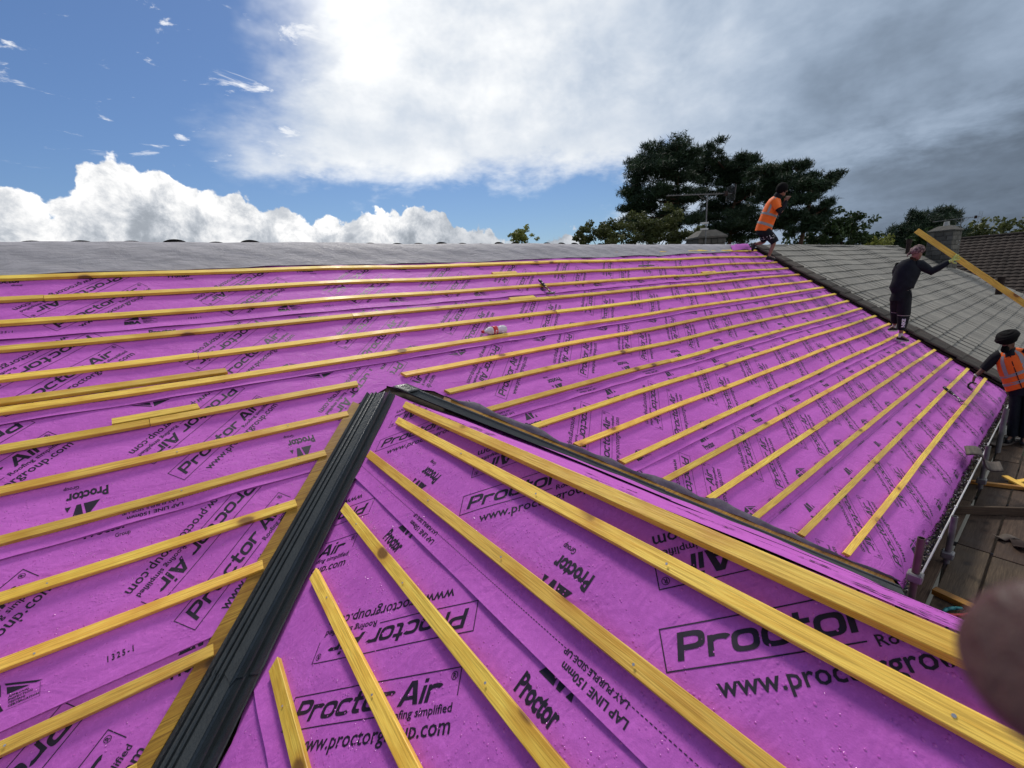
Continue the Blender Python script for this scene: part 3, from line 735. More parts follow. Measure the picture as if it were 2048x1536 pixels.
# ------------------------------------------------------------------ neighbouring half of the pair
nb = empty('neighbouring_house', (0, 0, 0)); tag(nb, 'adjoining house with weathered grey concrete tiles beyond the brown verge tiles', 'house')
HIP = lambda a: 27.6 + (2.83 - a) * CP
def b_grey(t, b):
    co = t.new('ShaderNodeTexCoord').outputs['Object']; oi = t.new('ShaderNodeObjectInfo'); ge = t.new('ShaderNodeNewGeometry')
    wn = t.noise(ge.outputs['Position'], 1.3, 4, .6); n2 = t.noise(ge.outputs['Position'], 14, 3, .6); n3 = t.noise(ge.outputs['Position'], 42, 2, .6)
    st = t.noise(t.scale(co, (34, 1.2, 1)), 2.2, 2, .5)
    c = t.mix(t.lin(wn, .3, .7), (.27, .25, .21), (.18, .168, .142))
    c = t.mix(t.m('MULTIPLY', t.ss(st, .45, .65), .55), c, (.065, .058, .05)); c = t.mix(t.m('MULTIPLY', t.ss(n3, .66, .72), .6), c, (.55, .54, .5)); c = t.mix(t.m('MULTIPLY', t.ss(n2, .55, .75), .4), c, (.14, .125, .085))
    hs = t.new('ShaderNodeHueSaturation'); t.put(hs.inputs['Color'], c); t.put(hs.inputs['Value'], t.lin(oi.outputs['Random'], 0, 1, .86, 1.12)); t.put(b.inputs['Base Color'], hs.outputs[0]); b.inputs['Roughness'].default_value = .8
    bn = t.new('ShaderNodeBump'); bn.inputs['Strength'].default_value = .6; bn.inputs['Distance'].default_value = .004; t.put(bn.inputs['Height'], st); t.l.new(bn.outputs[0], b.inputs['Normal'])
mat('grey_tile', b_grey)
def b_dark(t, b):
    co = t.new('ShaderNodeTexCoord').outputs['Object']; oi = t.new('ShaderNodeObjectInfo'); ge = t.new('ShaderNodeNewGeometry')
    st = t.noise(t.scale(co, (26, 1.4, 1)), 2.2, 3, .6); n2 = t.noise(ge.outputs['Position'], 9, 4, .65)
    c = t.mix(t.lin(st, .35, .65), (.032, .024, .019), (.085, .066, .05)); c = t.mix(t.m('MULTIPLY', t.ss(n2, .6, .75), .5), c, (.15, .14, .12))
    hs = t.new('ShaderNodeHueSaturation'); t.put(hs.inputs['Color'], c); t.put(hs.inputs['Value'], t.lin(oi.outputs['Random'], 0, 1, .65, 1.25)); t.put(b.inputs['Base Color'], hs.outputs[0]); b.inputs['Roughness'].default_value = .75
mat('brown_tile', b_dark)
TW = .332
def slab_mesh(name, wdt, ln, thk, m):
    bm = bmesh.new(); bm_box(bm, 0, wdt - .0012, -ln, 0, 0, thk, bev=.0015); me = bpy.data.meshes.new(name); bm.to_mesh(me); bm.free(); me.materials.append(MATS[m]); return me
me_g = slab_mesh('tile', TW, .365, .019, 'grey_tile')
TILT = .062; uT = (uM * math.cos(TILT) + nM * math.sin(TILT) * -1).normalized(); nT = Vector((1, 0, 0)).cross(uT)
tiles = []
for i in range(19):
    a = A_RIDGE - .01 - i * .30
    if a - .3 < A_EAVE - .1: break
    k = 0; t = T_END + .60
    while t < HIP(a) - .1:
        tiles.append((MR(t, a, .0).length, t, a, i)); t += TW
tiles.sort(key=lambda x: (x[1] ** 2 + (x[2] - 2) ** 2))
sag = lambda t, a: .018 * math.sin(t * .9 + a * .3) + .010 * math.sin(t * 2.3 + a)
rest_v = []; rest_f = []
gm = [v.co.copy() for v in me_g.vertices]; gfc = [tuple(p.vertices) for p in me_g.polygons]
for n_, (dd, t, a, i) in enumerate(tiles):
    M = frame(MR(t + random.uniform(-.003, .003), a + random.uniform(-.006, .006), .030 + sag(t, a) + random.uniform(-.001, .001)), Vector((1, 0, 0)), uT, nT) @ Matrix.Rotation(random.uniform(-.003, .003), 4, 'Z')
    if n_ < 300:
        o = link(bpy.data.objects.new('tile', me_g), nb); o.matrix_basis = M
    else:
        k = len(rest_v); rest_v += [M @ v for v in gm]; rest_f += [tuple(j + k for j in f) for f in gfc]
tag(mesh_obj('tile_field', rest_v, rest_f, 'grey_tile', nb), kind='stuff')
mesh_obj('roof_deck', [MR(T_END + .02, A_EAVE + .05, -.02), MR(HIP(A_EAVE), A_EAVE + .05, -.02), MR(HIP(4.8), 4.8, -.02), MR(T_END + .02, 4.8, -.02)], [(0, 1, 2, 3)], 'old_tile', nb)
hipx = lambda a: HIP(a)
mesh_obj('hip_slope', [MR(HIP(4.8), 4.8, .0), MR(HIP(A_EAVE), A_EAVE, .0), Vector((HIP(A_EAVE), 9.8, ZE)), rear(HIP(4.8), 0.02, .0)], [(0, 1, 2, 3)], 'brown_tile', nb)
wallbox('wall', T_END + .02, HIP(A_EAVE) - .4, .85, 9.8, 0, ZE - .12, parent=nb)
# ridge line of half-round tiles on the neighbour
for i in range(31):
    t = T_END + .35 + i * .45
    if t > HIP(4.8) - .2: break
    bm = bmesh.new(); prev = None
    for j in range(7):
        an = math.pi * j / 6; y = .12 * math.cos(an); z = .055 * math.sin(an); sec = [bm.verts.new((0, y, z)), bm.verts.new((.445, y, z))]
        if prev: bm.faces.new((prev[0], sec[0], sec[1], prev[1]))
        prev = sec
    o = bm_obj('ridge_tile', bm, 'grey_tile', nb); o.location = MR(t, A_RIDGE + .0, -.0) + Vector((0, 0, .0 + random.uniform(-.008, .006)))
# brown ribbed tiles along the party line, stepped edge towards the stripped roof
bm = bmesh.new(); n5 = 30; pr = []
for j in range(n5 + 1):
    x = .50 * j / n5; z = .018 + .028 * (abs(math.sin(x / .50 * math.pi * 6)) ** .7)
    pr.append((bm.verts.new((x, -.37, z)), bm.verts.new((x, 0, z)), bm.verts.new((x, -.37, 0))))
for j in range(n5):
    bm.faces.new((pr[j][0], pr[j + 1][0], pr[j + 1][1], pr[j][1])); bm.faces.new((pr[j][2], pr[j + 1][2], pr[j + 1][0], pr[j][0]))
sv = [bm.verts.new((0, 0, 0)), bm.verts.new((.50, 0, 0))]; bm.faces.new((pr[0][2], pr[0][0], pr[0][1], sv[0])); bm.faces.new((pr[-1][2], sv[1], pr[-1][1], pr[-1][0]))
me_v = bpy.data.meshes.new('verge_tile'); bm.to_mesh(me_v); bm.free(); me_v.materials.append(MATS['brown_tile'])
for i in range(19):
    a = A_RIDGE + .0 - i * .30
    if a - .3 < A_EAVE - .1: break
    o = link(bpy.data.objects.new('verge_tile', me_v), nb); o.matrix_basis = frame(MR(T_END + .0 + random.uniform(-.02, .025), a, .055 + random.uniform(-.003, .004)), Vector((1, 0, 0)), uT, nT) @ Matrix.Rotation(random.uniform(-.015, .015), 4, 'Z')
def strip(name, t0, t1, a0, a1, h, thk, m, parent):
    bm = bmesh.new(); bm_box(bm, t0, t1, a0, a1, 0, thk); o = bm_obj(name, bm, m, parent); o.matrix_basis = frame(MR(0, 0, h), Vector((1, 0, 0)), uM, nM); return o
plain('mortar', (.42, .41, .38), .9, .2, var=.25, sc=9, bump=.6)
strip('undercloak', T_END - .012, T_END + .05, A_EAVE + .02, 4.78, .012, .026, 'umber', nb)
strip('cover_strip', T_END + .505, T_END + .60, .35, 4.78, .03, .03, 'umber', nb); strip('cover_strip', T_END + .56, T_END + .70, A_EAVE, .95, .062, .03, 'umber', nb)
strip('mortar_fillet', T_END + .49, T_END + .57, A_EAVE, .45, .05, .028, 'mortar', nb)
def b_stone(t, b):
    co = t.new('ShaderNodeTexCoord').outputs['Object']; oi = t.new('ShaderNodeObjectInfo')
    c = t.mix(t.lin(t.noise(co, 9, 4), .3, .7), (.13, .12, .10), (.075, .07, .06)); hs = t.new('ShaderNodeHueSaturation'); t.put(hs.inputs['Color'], c); t.put(hs.inputs['Value'], t.lin(oi.outputs['Random'], 0, 1, .65, 1.3)); t.put(b.inputs['Base Color'], hs.outputs[0]); b.inputs['Roughness'].default_value = .9
mat('stone', b_stone)
def chimney(base, w_, d_, h_, rz, parent, courses, pot=True):
    c = empty('chimney', base, rz, parent)
    bm = bmesh.new(); bm_box(bm, -w_ / 2 + .03, w_ / 2 - .03, -d_ / 2 + .03, d_ / 2 - .03, 0, h_); bm_obj('core', bm, 'umber', c)
    ch = h_ / courses
    for k in range(courses):
        for side in range(4):
            L = w_ if side % 2 == 0 else d_; x = -L / 2 - (.02 if k % 2 else 0)
            while x < L / 2 - .04:
                l = random.uniform(.16, .38); e = min(x + l, L / 2 + (.02 if k % 2 else 0))
                if L / 2 - e < .08: e = L / 2
                bm = bmesh.new(); off = (d_ if side % 2 == 0 else w_) / 2
                bm_box(bm, x + .006, e - .006, off - .045, off + random.uniform(-.006, .008), k * ch + .006, (k + 1) * ch - .006, bev=.008)
                o = bm_obj('stone', bm, 'stone', c); o.rotation_euler = (0, 0, side * math.pi / 2); x = e
    bm = bmesh.new(); r0 = [(-w_ / 2 - .04, -d_ / 2 - .04), (w_ / 2 + .04, -d_ / 2 - .04), (w_ / 2 + .04, d_ / 2 + .04), (-w_ / 2 - .04, d_ / 2 + .04)]
    A_ = [bm.verts.new((x, y, h_)) for x, y in r0]; B_ = [bm.verts.new((x * 1.0, y * 1.0, h_ + .05)) for x, y in r0]; C_ = [bm.verts.new((x * .45, y * .45, h_ + .24)) for x, y in r0]
    for p, q in ((A_, B_), (B_, C_)):
        for j in range(4): bm.faces.new((p[j], p[(j + 1) % 4], q[(j + 1) % 4], q[j]))
    bm.faces.new(C_); bm.faces.new(list(reversed(A_))); bm_obj('capping', bm, 'stone', c)
    if pot:
        bm = bmesh.new(); bm_tube(bm, (0, 0, h_ + .2), (0, 0, h_ + .42), .11, .09, 14); bm_obj('chimney_pot', bm, 'mortar', c)
    return c
p = pix(1411, 487, 14.2); ch1 = chimney((p.x, p.y, p.z - 1.1), .86, .6, 1.22, R(-28), nb, 8, False)
p = pix(1880, 532, 27.3); ch2 = chimney((p.x, p.y, p.z - .3), 1.0, .8, 1.75, R(-8), nb, 9, True)
for (px, py, ds, h_, r_) in ((1814, 515, 25.5, .75, .10), (1999, 578, 24.0, .45, .12)):
    p = pix(px, py, ds); bm = bmesh.new(); bm_tube(bm, (p.x, p.y, p.z - .2), (p.x, p.y, p.z + h_ * .82), r_ * .82, None, 12); bm_tube(bm, (p.x, p.y, p.z + h_ * .82), (p.x, p.y, p.z + h_), r_, None, 12); bm_obj('vent_pipe', bm, 'umber', nb)
# ------------------------------------------------------------------ house beyond with a steep brown roll-tiled slope
fh = empty('far_house', (0, 0, 0)); tag(fh, 'dark brown tiled house behind the grey roof at the right edge', 'house')
plain('far_tile', (.036, .026, .021), .8, .2, var=.45, sc=1.2)
XF, ZF = 40.0, ZC + 1.0; TF = math.tan(R(30)); V = []; F = []
for r_ in range(24):
    s0, s1 = r_ * .33, (r_ + 1) * .33 + .03; c0 = len(V); n = 300
    for j in range(n + 1):
        y = 5.6 - 17 * j / n; wv = .035 * abs(math.sin(y * math.pi / .30))
        for s, up in ((s0, .0), (s1, .05)): V.append((XF - s * .866 - .5 * (wv + up), y, ZF - s * .5 + .866 * (wv + up)))
        V.append((XF - s1 * .866 - .5 * (wv * .2), y, ZF - s1 * .5))
    for j in range(n): k = c0 + j * 3; F += [(k, k + 3, k + 4, k + 1), (k + 1, k + 4, k + 5, k + 2)]
tag(mesh_obj('roof_tiles', V, F, 'far_tile', fh), kind='stuff')
mesh_obj('rear_roof', [(XF, 5.6, ZF - .02), (XF, -11.4, ZF - .02), (XF + 7, -11.4, ZF - 4.06), (XF + 7, 5.6, ZF - 4.06)], [(0, 1, 2, 3)], 'far_tile', fh)
mesh_obj('gable_wall', [(XF - 6.5, 5.5, 0), (XF + 6.5, 5.5, 0), (XF + 6.5, 5.5, ZF - 3.8), (XF, 5.5, ZF - .08), (XF - 6.5, 5.5, ZF - 3.8)], [(0, 1, 2, 3, 4)], 'brick', fh)
wallbox('wall', XF - 6.4, XF + 6.4, -11.2, 5.4, 0, ZF - 3.9, parent=fh)
bm = bmesh.new(); bm_tube(bm, (XF, 5.65, ZF + .02), (XF, -11.4, ZF + .02), .11, None, 10); bm_obj('ridge_tiles', bm, 'far_tile', fh)
plain('tube', (.17, .165, .16), .5, .5, .35, var=.35, sc=7)
# ------------------------------------------------------------------ aerials
def aerial(base, h_, yaw, boom, label, tiltz=0):
    a = empty('television_aerial', base, yaw); tag(a, label, 'aerial')
    bm = bmesh.new(); bm_tube(bm, (0, 0, 0), (0, 0, h_), .016, None, 8); bm_obj('mast', bm, 'tube', a)
    bm = bmesh.new(); bm_tube(bm, (-boom * .62, 0, h_), (boom * .38, 0, h_ + .0), .009, None, 6)
    for k in range(22):
        x = -boom * .60 + boom * .86 * k / 21; bm_tube(bm, (x, -.09, h_ + .012), (x, .09, h_ + .012), .0035, None, 4); bm_tube(bm, (x - .02, 0, h_), (x + .02, 0, h_ + .045), .0035, None, 4)
    bm_obj('boom', bm, 'tube', a)
    bm = bmesh.new(); W_, H_ = .19, .2
    for s in (-1, 1):
        for zz_ in np.linspace(.02, H_, 6): bm_tube(bm, (boom * .36 + .03 * (s > 0), -W_, h_ + s * zz_), (boom * .36 + .03 * (s > 0), W_, h_ + s * zz_), .0032, None, 4)
        bm_tube(bm, (boom * .36, s * W_, h_ - H_), (boom * .36 + .03, s * W_, h_ + H_), .004, None, 4)
    bm_obj('reflector', bm, 'tube', a)
    bm = bmesh.new(); bm_box(bm, boom * .26, boom * .31, -.04, .04, h_ - .06, h_ + .06, bev=.008); bm_obj('dipole_box', bm, 'umber', a)
    bm = bmesh.new(); bm_path(bm, [(-boom * .14, 0, h_ - .01), (-boom * .08, 0, h_ - .1), (0, 0, h_ - .13), (boom * .1, 0, h_ - .1), (boom * .16, 0, h_ - .01)], [.006] * 5, 6); bm_obj('cradle', bm, 'tube', a)
    bm = bmesh.new(); bm_box(bm, -.16, .05, -.03, .03, .62, .66); bm_box(bm, -.16, .05, -.03, .03, .78, .82); bm_obj('bracket', bm, 'galv', a)
    return a
p0 = pix(1411, 487, 13.75); p1 = pix(1421, 388, 13.75); aerial((p0.x, p0.y, p0.z - .25), (p1.z - p0.z) + .25, R(-28), 1.95, 'thin grey aerial on a mast beside the stone chimney, against the pines')
p0 = pix(1912, 505, 27.5); p1 = pix(1926, 437, 27.5); aerial((p0.x, p0.y, p0.z - .3), (p1.z - p0.z) + .3, R(-98), 1.5, 'thin grey aerial on a mast above the far dark brown roof')
# ------------------------------------------------------------------ scaffold along the eaves
def onz(px, py, z):                                  # where a sight line meets the level z (relative to the eye)
    d = CF + CR * ((px - 1024) / FPX) + CU * (-(py - 768) / FPX); return Vector((0, 0, ZC)) + d * (z / d.z)
def onm(px, py, h=0.0):                              # where a sight line meets the main slope
    d = CF + CR * ((px - 1024) / FPX) + CU * (-(py - 768) / FPX); return Vector((0, 0, ZC)) + d * ((h - HM) / d.dot(nM))
ZS = -2.90
sc = empty('scaffold', (4.3, -.2, 0)); tag(sc, 'tube and board scaffold platform running along the eaves below the gutter', 'scaffold')
def world_child(o): o.matrix_parent_inverse = Matrix.Translation(-Vector((4.3, -.2, 0))); return o
plain('rust_tube', (.09, .065, .055), .6, .4, .2, var=.3, sc=7)
for r_, (y0, y1) in enumerate(((.43, .655), (.170, .402), (-.088, .146), (-.345, -.112), (-.602, -.369))):
    x = 4.16 + random.uniform(-.1, .1)
    while x < 14.5:
        L = random.choice((2.4, 3.0, 3.9)) if x > 5 else random.uniform(1.5, 3.0)
        bm = bmesh.new(); bm_box(bm, 0, L - .02, y0, y1, -.038, 0, bev=.004); o = bm_obj('board', bm, 'board', sc); world_child(o)
        o.location = (x, random.uniform(-.006, .006), ZC + ZS + random.uniform(-.005, .006)); o.rotation_euler = (0, 0, random.uniform(-.002, .002)); x += L
for (y0, y1) in ((.43, .655), (.195, .42), (-.04, .185), (-.275, -.05), (-.51, -.285)):  # lower lift of boards, added to keep the platform's gaps dark
    for x in (4.16, 8.0, 11.9):
        bm = bmesh.new(); bm_box(bm, 0, 3.8, y0, y1, -.038, 0, bev=.004); o = bm_obj('board', bm, 'board', sc); world_child(o); o.location = (x, 0, ZC + ZS - 2.0)
def pole(x, y, z0, z1, m='tube', name='standard', r=.0242):
    bm = bmesh.new(); bm_tube(bm, (0, 0, z0), (0, 0, z1), r, None, 16, cap=False); bm_tube(bm, (0, 0, z1 - .12), (0, 0, z1), r - .004, None, 16, cap=False)
    top = []; n = 16
    for i in range(n):
        a = 2 * math.pi * i / n; top.append((bm.verts.new((r * math.cos(a), r * math.sin(a), z1)), bm.verts.new(((r - .004) * math.cos(a), (r - .004) * math.sin(a), z1))))
    for i in range(n): bm.faces.new((top[i][0], top[(i + 1) % n][0], top[(i + 1) % n][1], top[i][1]))
    o = bm_obj(name, bm, m, sc, True); world_child(o); o.location = (x, y, 0); return o
pole(4.02, .452, 0, ZC - 2.02, 'rust_tube'); pole(5.42, .415, 0, ZC - 2.40); pole(7.62, .415, 0, ZC - 2.33); pole(9.25, .405, 0, ZC - 2.22, r=.03); pole(12.4, .40, 0, ZC - 2.2)
for x in (4.2, 6.3, 8.4, 10.5, 12.6): pole(x, -.82, 0, ZC - 1.7)
def ledger(p, q, name='ledger'):
    bm = bmesh.new(); bm_tube(bm, p, q, .024, None, 10); o = bm_obj(name, bm, 'tube', sc, True); world_child(o)
ledger((4.0, .29, ZC + ZS - .10), (14.5, .29, ZC + ZS - .10)); ledger((4.0, -.75, ZC + ZS - .10), (14.5, -.75, ZC + ZS - .10)); ledger((4.0, -.87, ZC - 1.85), (14.5, -.87, ZC - 1.85), 'guard_rail')
for x in (4.6, 6.0, 7.4, 8.8, 10.2, 11.6, 13.0): ledger((x, -.9, ZC + ZS - .062), (x, .72, ZC + ZS - .062), 'transom')
for (x, y, z) in ((5.42, .415, ZS + .09), (7.62, .415, ZS + .1), (4.02, .452, -2.35)):
    bm = bmesh.new(); bm_box(bm, x - .045, x + .045, y - .045, y + .045, ZC + z - .035, ZC + z + .035, bev=.01); world_child(bm_obj('coupler', bm, 'tube', sc))
# ------------------------------------------------------------------ loose pieces on the platform
def piece(name, p, q, wdt, thk, m, label, cat, roll=0.0, lift=0.0, group=None):
    """a loose length of timber from p to q resting on the level below it"""
    p, q = Vector(p), Vector(q); L = (q - p).length; x = (q - p).normalized(); z = Vector((0, 0, 1)); y = z.cross(x).normalized(); z = x.cross(y)
    bm = bmesh.new(); bm_box(bm, 0, L, -wdt / 2, wdt / 2, 0, thk, bev=.003); o = bm_obj(name, bm, m)
    o.matrix_basis = frame(p + Vector((0, 0, lift)), x, y, z) @ Matrix.Rotation(roll, 4, 'X'); return tag(o, label, cat, group)
zb = ZS + .006
piece('plank', onz(1908, 1027, zb), onz(2075, 1032, zb), .03, .10, 'board', 'dark plank set on edge across the scaffold boards', 'plank')
piece('batten_offcut', onz(1936, 966, zb), onz(2075, 983, zb), .045, .045, 'batten_wet', 'long yellow batten lying across the scaffold boards by the middle pole', 'batten')
piece('batten_offcut', onz(2008, 958, zb), onz(2060, 985, zb), .07, .022, 'batten', 'short bright yellow offcut overlapping another at the right edge of the scaffold', 'offcut', lift=.03)
piece('batten_offcut', onz(2022, 967, zb), onz(2075, 958, zb), .06, .022, 'batten', 'pale yellow offcut beneath another at the right edge of the scaffold', 'offcut')
piece('timber_offcut', onz(1866, 1185, zb), onz(1945, 1222, zb), .075, .05, 'valley_timber', 'brown grooved timber offcut at the near end of the scaffold', 'offcut')
plain('slate_brown', (.085, .065, .05), .7, .3, var=.3, sc=9)
def bent(name, c, L, W_, rz, curve, m, label, cat, tilt=0.0):
    V = []; F = []; n = 10
    for i in range(n + 1):
        k = i / n - .5
        for s in (-.5, .5): V.append((k * L, s * W_, curve * (k * k * 4) + .012 * math.sin(k * 9)))
    for i in range(n): a = 2 * i; F.append((a, a + 2, a + 3, a + 1))
    o = mesh_obj(name, V, F, m, None, True); md = o.modifiers.new('thick', 'SOLIDIFY'); md.thickness = .008; md.offset = 1
    o.location = c; o.rotation_euler = (tilt, 0, rz); return tag(o, label, cat)
bent('broken_board', onz(2010, 884, zb) + Vector((0, 0, .02)), .95, .24, R(-24), .03, 'slate_brown', 'thin curled brown board lying at the feet of the man in the turban', 'board')
bent('broken_board', onz(2018, 868, zb) + Vector((0, 0, .012)), .8, .2, R(8), .02, 'mortar', 'pale flat sheet lying behind the curled brown board on the scaffold', 'board')
bent('slate_scrap', onz(2010, 1078, zb) + Vector((0, 0, .015)), .20, .08, R(-38), .008, 'slate_brown', 'small brown slate scrap lying over a gap between scaffold boards', 'scrap')
bent('cloth_scrap', onz(2037, 1092, zb) + Vector((0, 0, .012)), .20, .10, R(20), .014, 'umber', 'crumpled black rag beside the slate scrap on the scaffold', 'rag')
bent('membrane_scrap', onz(2040, 852, zb) + Vector((0, 0, .02)), .5, .3, R(30), .06, 'membrane', 'scrap of purple membrane on the scaffold behind the man in the turban', 'scrap')
# pincers with teal and red grips
plain('teal_grip', (.01, .16, .17), .45, .4); plain('red_grip', (.35, .02, .03), .45, .4); plain('steel', (.18, .18, .18), .35, .5, .8)
pc = onz(1888, 1226, zb + .02); pn_ = empty('pincers', pc, R(-35)); tag(pn_, 'pair of pincers with teal and red grips on the scaffold', 'pincers')
for s, m_ in ((1, 'teal_grip'), (-1, 'red_grip')):
    bm = bmesh.new(); bm_path(bm, [(.0, s * .012, 0), (.06, s * .035, 0), (.13, s * .04, 0), (.19, s * .03, 0)], [.011, .014, .014, .011], 8); bm_obj('grip', bm, m_, pn_, True)
bm = bmesh.new(); bm_path(bm, [(0, .01, 0), (-.03, -.02, 0), (-.06, -.02, 0), (-.075, 0, 0)], [.011, .011, .009, .005], 8); bm_path(bm, [(0, -.01, 0), (-.03, .02, 0), (-.06, .02, 0), (-.075, 0, 0)], [.011, .011, .009, .005], 8); bm_obj('jaws', bm, 'steel', pn_, True)
# S-shaped brown tile leaning over the eaves
c = MR(7.35, -.90, .02); V = []; F = []
for i in range(15):
    k = i / 14; x = -.17 + .34 * k; z = .06 * math.sin(k * 6.28) + .05 * k
    for j in range(5): V.append((x, -.16 + .08 * j, z + .10))
for i in range(14):
    for j in range(4): k = i * 5 + j; F.append((k, k + 5, k + 6, k + 1))
o = mesh_obj('roll_tile', V, F, 'brown_tile', None, True); md = o.modifiers.new('thick', 'SOLIDIFY'); md.thickness = .014; md.offset = 0
o.location = c + Vector((0, -.05, -.03)); o.rotation_euler = (R(0), R(30), R(-80)); tag(o, 'single brown S-shaped roll tile leaning over the edge of the purple eaves', 'tile')
# ------------------------------------------------------------------ loose offcuts, hammers and bottle on the main slope
def loose(name, p, q, label, cat='offcut', wdt=.05, thk=.025, h=.03, m='batten', group=None, up=None):
    o = batten(p + nM * h, q + nM * h, up or uM, nM, None, m=m, wdt=wdt, thk=thk, name=name, ends=(.0, -.01)); return tag(o, label, cat, group)
loose('batten_offcut', MR(-3.2, 2.895), MR(.155, 2.868), 'long loose batten lying tight above a fixed one at the left edge', 'batten', h=.006)
loose('batten_offcut', MR(-.47, 2.548), MR(-.05, 2.548), 'short yellow offcut lying against a batten left of the black valley', h=.004)
loose('batten_offcut', MR(3.27, 4.045), MR(3.66, 4.045), 'short yellow offcut above the second batten down, up-slope of the hammer', h=.004)
loose('batten_offcut', MR(3.14, 3.442), MR(3.53, 3.442), 'short yellow offcut left of the hammer head', h=.004)
loose('batten_offcut', MR(7.95, 3.742), MR(8.45, 3.742), 'short offcut on a high batten far up towards the ridge, left of the climbing man', h=.004)
plain('black_rubber', (.012, .013, .012), .5, .4, var=.3); plain('ash_handle', (.28, .13, .07), .5, .4, var=.2)
def hammer(head, tail, label, dark=True, sc_=1.0):
    """claw hammer: head at `head`, handle running to `tail`"""
    head, tail = Vector(head), Vector(tail); x = (tail - head).normalized(); z = (nM - x * nM.dot(x)).normalized(); y = z.cross(x); L = (tail - head).length
    r = empty('claw_hammer'); r.matrix_basis = frame(head, x, y, z); tag(r, label, 'hammer')
    bm = bmesh.new(); bm_path(bm, [(.0, 0, 0), (L * .25, 0, .002), (L * .5, 0, 0)], [.012, .011, .014], 10); bm_obj('shaft', bm, 'ash_handle' if dark else 'steel', r, True)
    bm = bmesh.new(); bm_path(bm, [(L * .48, 0, 0), (L * .56, 0, 0), (L * .75, 0, 0), (L * .95, 0, 0), (L, 0, 0)], [.015, .019, .016, .02, .015], 12); bm_obj('grip', bm, 'black_rubber', r, True)
    bm = bmesh.new(); bm_path(bm, [(0, .065, 0), (0, .045, 0), (0, .02, 0), (0, 0, 0)], [.016, .015, .011, .014], 10)
    for s in (-1, 1): bm_path(bm, [(0, -.005, s * .004), (.004, -.045, s * .009), (.022, -.085, s * .013)], [.011, .008, .003], 6)
    bm_obj('head', bm, 'steel', r, True); return r
hammer(MR(3.83, 3.44, .04), MR(3.86, 3.76, .052), 'hammer with black grip and wooden shaft lying across a batten in mid-slope')
hammer(MR(9.46, -.47, .05), MR(9.60, -.17, .056), 'dark hammer lying across a batten at the far right, near the eaves', False)
bm = bmesh.new(); bm_path(bm, [(0, 0, 0), (.2, .004, 0), (.4, 0, 0), (.43, -.02, .01)], [.012, .012, .012, .006], 8); o = bm_obj('pry_bar', bm, 'steel', None, True); o.matrix_basis = frame(MR(6.35, 4.03, .036), Vector((1, 0, 0)), uM, nM); tag(o, 'thin dark pry bar lying along a batten near the ridge', 'pry bar')
# drinks bottle, empty, on its side
def b_pet(t, b):
    b.inputs['Base Color'].default_value = (.80, .78, .80, 1); b.inputs['Roughness'].default_value = .22; b.inputs['Transmission Weight'].default_value = .35; b.inputs['IOR'].default_value = 1.2
    co = t.new('ShaderNodeTexCoord').outputs['Object']; bn = t.new('ShaderNodeBump'); bn.inputs['Strength'].default_value = .6; bn.inputs['Distance'].default_value = .02; t.put(bn.inputs['Height'], t.noise(co, 22, 3)); t.l.new(bn.outputs[0], b.inputs['Normal'])
mat('clear_plastic', b_pet); plain('label_red', (.50, .012, .018), .4, .4, var=.1); plain('cap_red', (.42, .01, .02), .4, .4, var=.1); plain('white_print', (.8, .8, .8), .5, .3, var=.03)
def lathe(prof, seg=24, crush=0.0):
    bm = bmesh.new(); rings = []
    for (x, r) in prof:
        rings.append([bm.verts.new((x, r * math.cos(2 * math.pi * i / seg) * (1 - crush * math.sin(x * 40) * .3), r * math.sin(2 * math.pi * i / seg) * (1 - crush * (1 + math.sin(x * 31 + i)) * .15))) for i in range(seg)])
    for p, q in zip(rings, rings[1:]):
        for i in range(seg): bm.faces.new((p[i], p[(i + 1) % seg], q[(i + 1) % seg], q[i]))
    bm.faces.new(list(reversed(rings[0]))); bm.faces.new(rings[-1]); bmesh.ops.recalc_face_normals(bm, faces=bm.faces[:]); return bm
bt = empty('drinks_bottle'); tag(bt, 'empty plastic drinks bottle with red cap and label lying above a batten', 'bottle')
pB, qB = MR(2.385, 2.850, .046), MR(2.69, 2.845, .046); xb = (qB - pB).normalized(); yb = nM.cross(xb); bt.matrix_basis = frame(pB, xb, yb, nM)
bm_obj('bottle_body', lathe([(.02, .013), (.035, .014), (.05, .02), (.085, .038), (.11, .043), (.125, .042), (.185, .042), (.20, .036), (.215, .036), (.235, .043), (.28, .043), (.296, .036), (.30, .02)], crush=.25), 'clear_plastic', bt, True)
bm_obj('cap', lathe([(0, .014), (.003, .0155), (.022, .0155), (.024, .012)], 20), 'cap_red', bt, True)
lb = bm_obj('paper_label', lathe([(.122, .0405), (.123, .0445), (.178, .0445), (.179, .0405)], 32), 'label_red', bt, True)
tv, tf = text2d('Coca-Cola', .03, .001, shear=.35); tv = tv * np.array([.075 / tv[:, 0].max(), 1.15])
V = []
for (x, y) in tv.tolist():                           # wrap the lettering round the label, reading up the side
    an = -.3 - (x - .02) / .0447 * -1.0; V.append((.162 - y * .9, -.0452 * math.cos(an - 1.15 + .9), .0452 * math.sin(an - 1.15 + .9)))
mesh_obj('label_lettering', V, tf, 'white_print', lb)
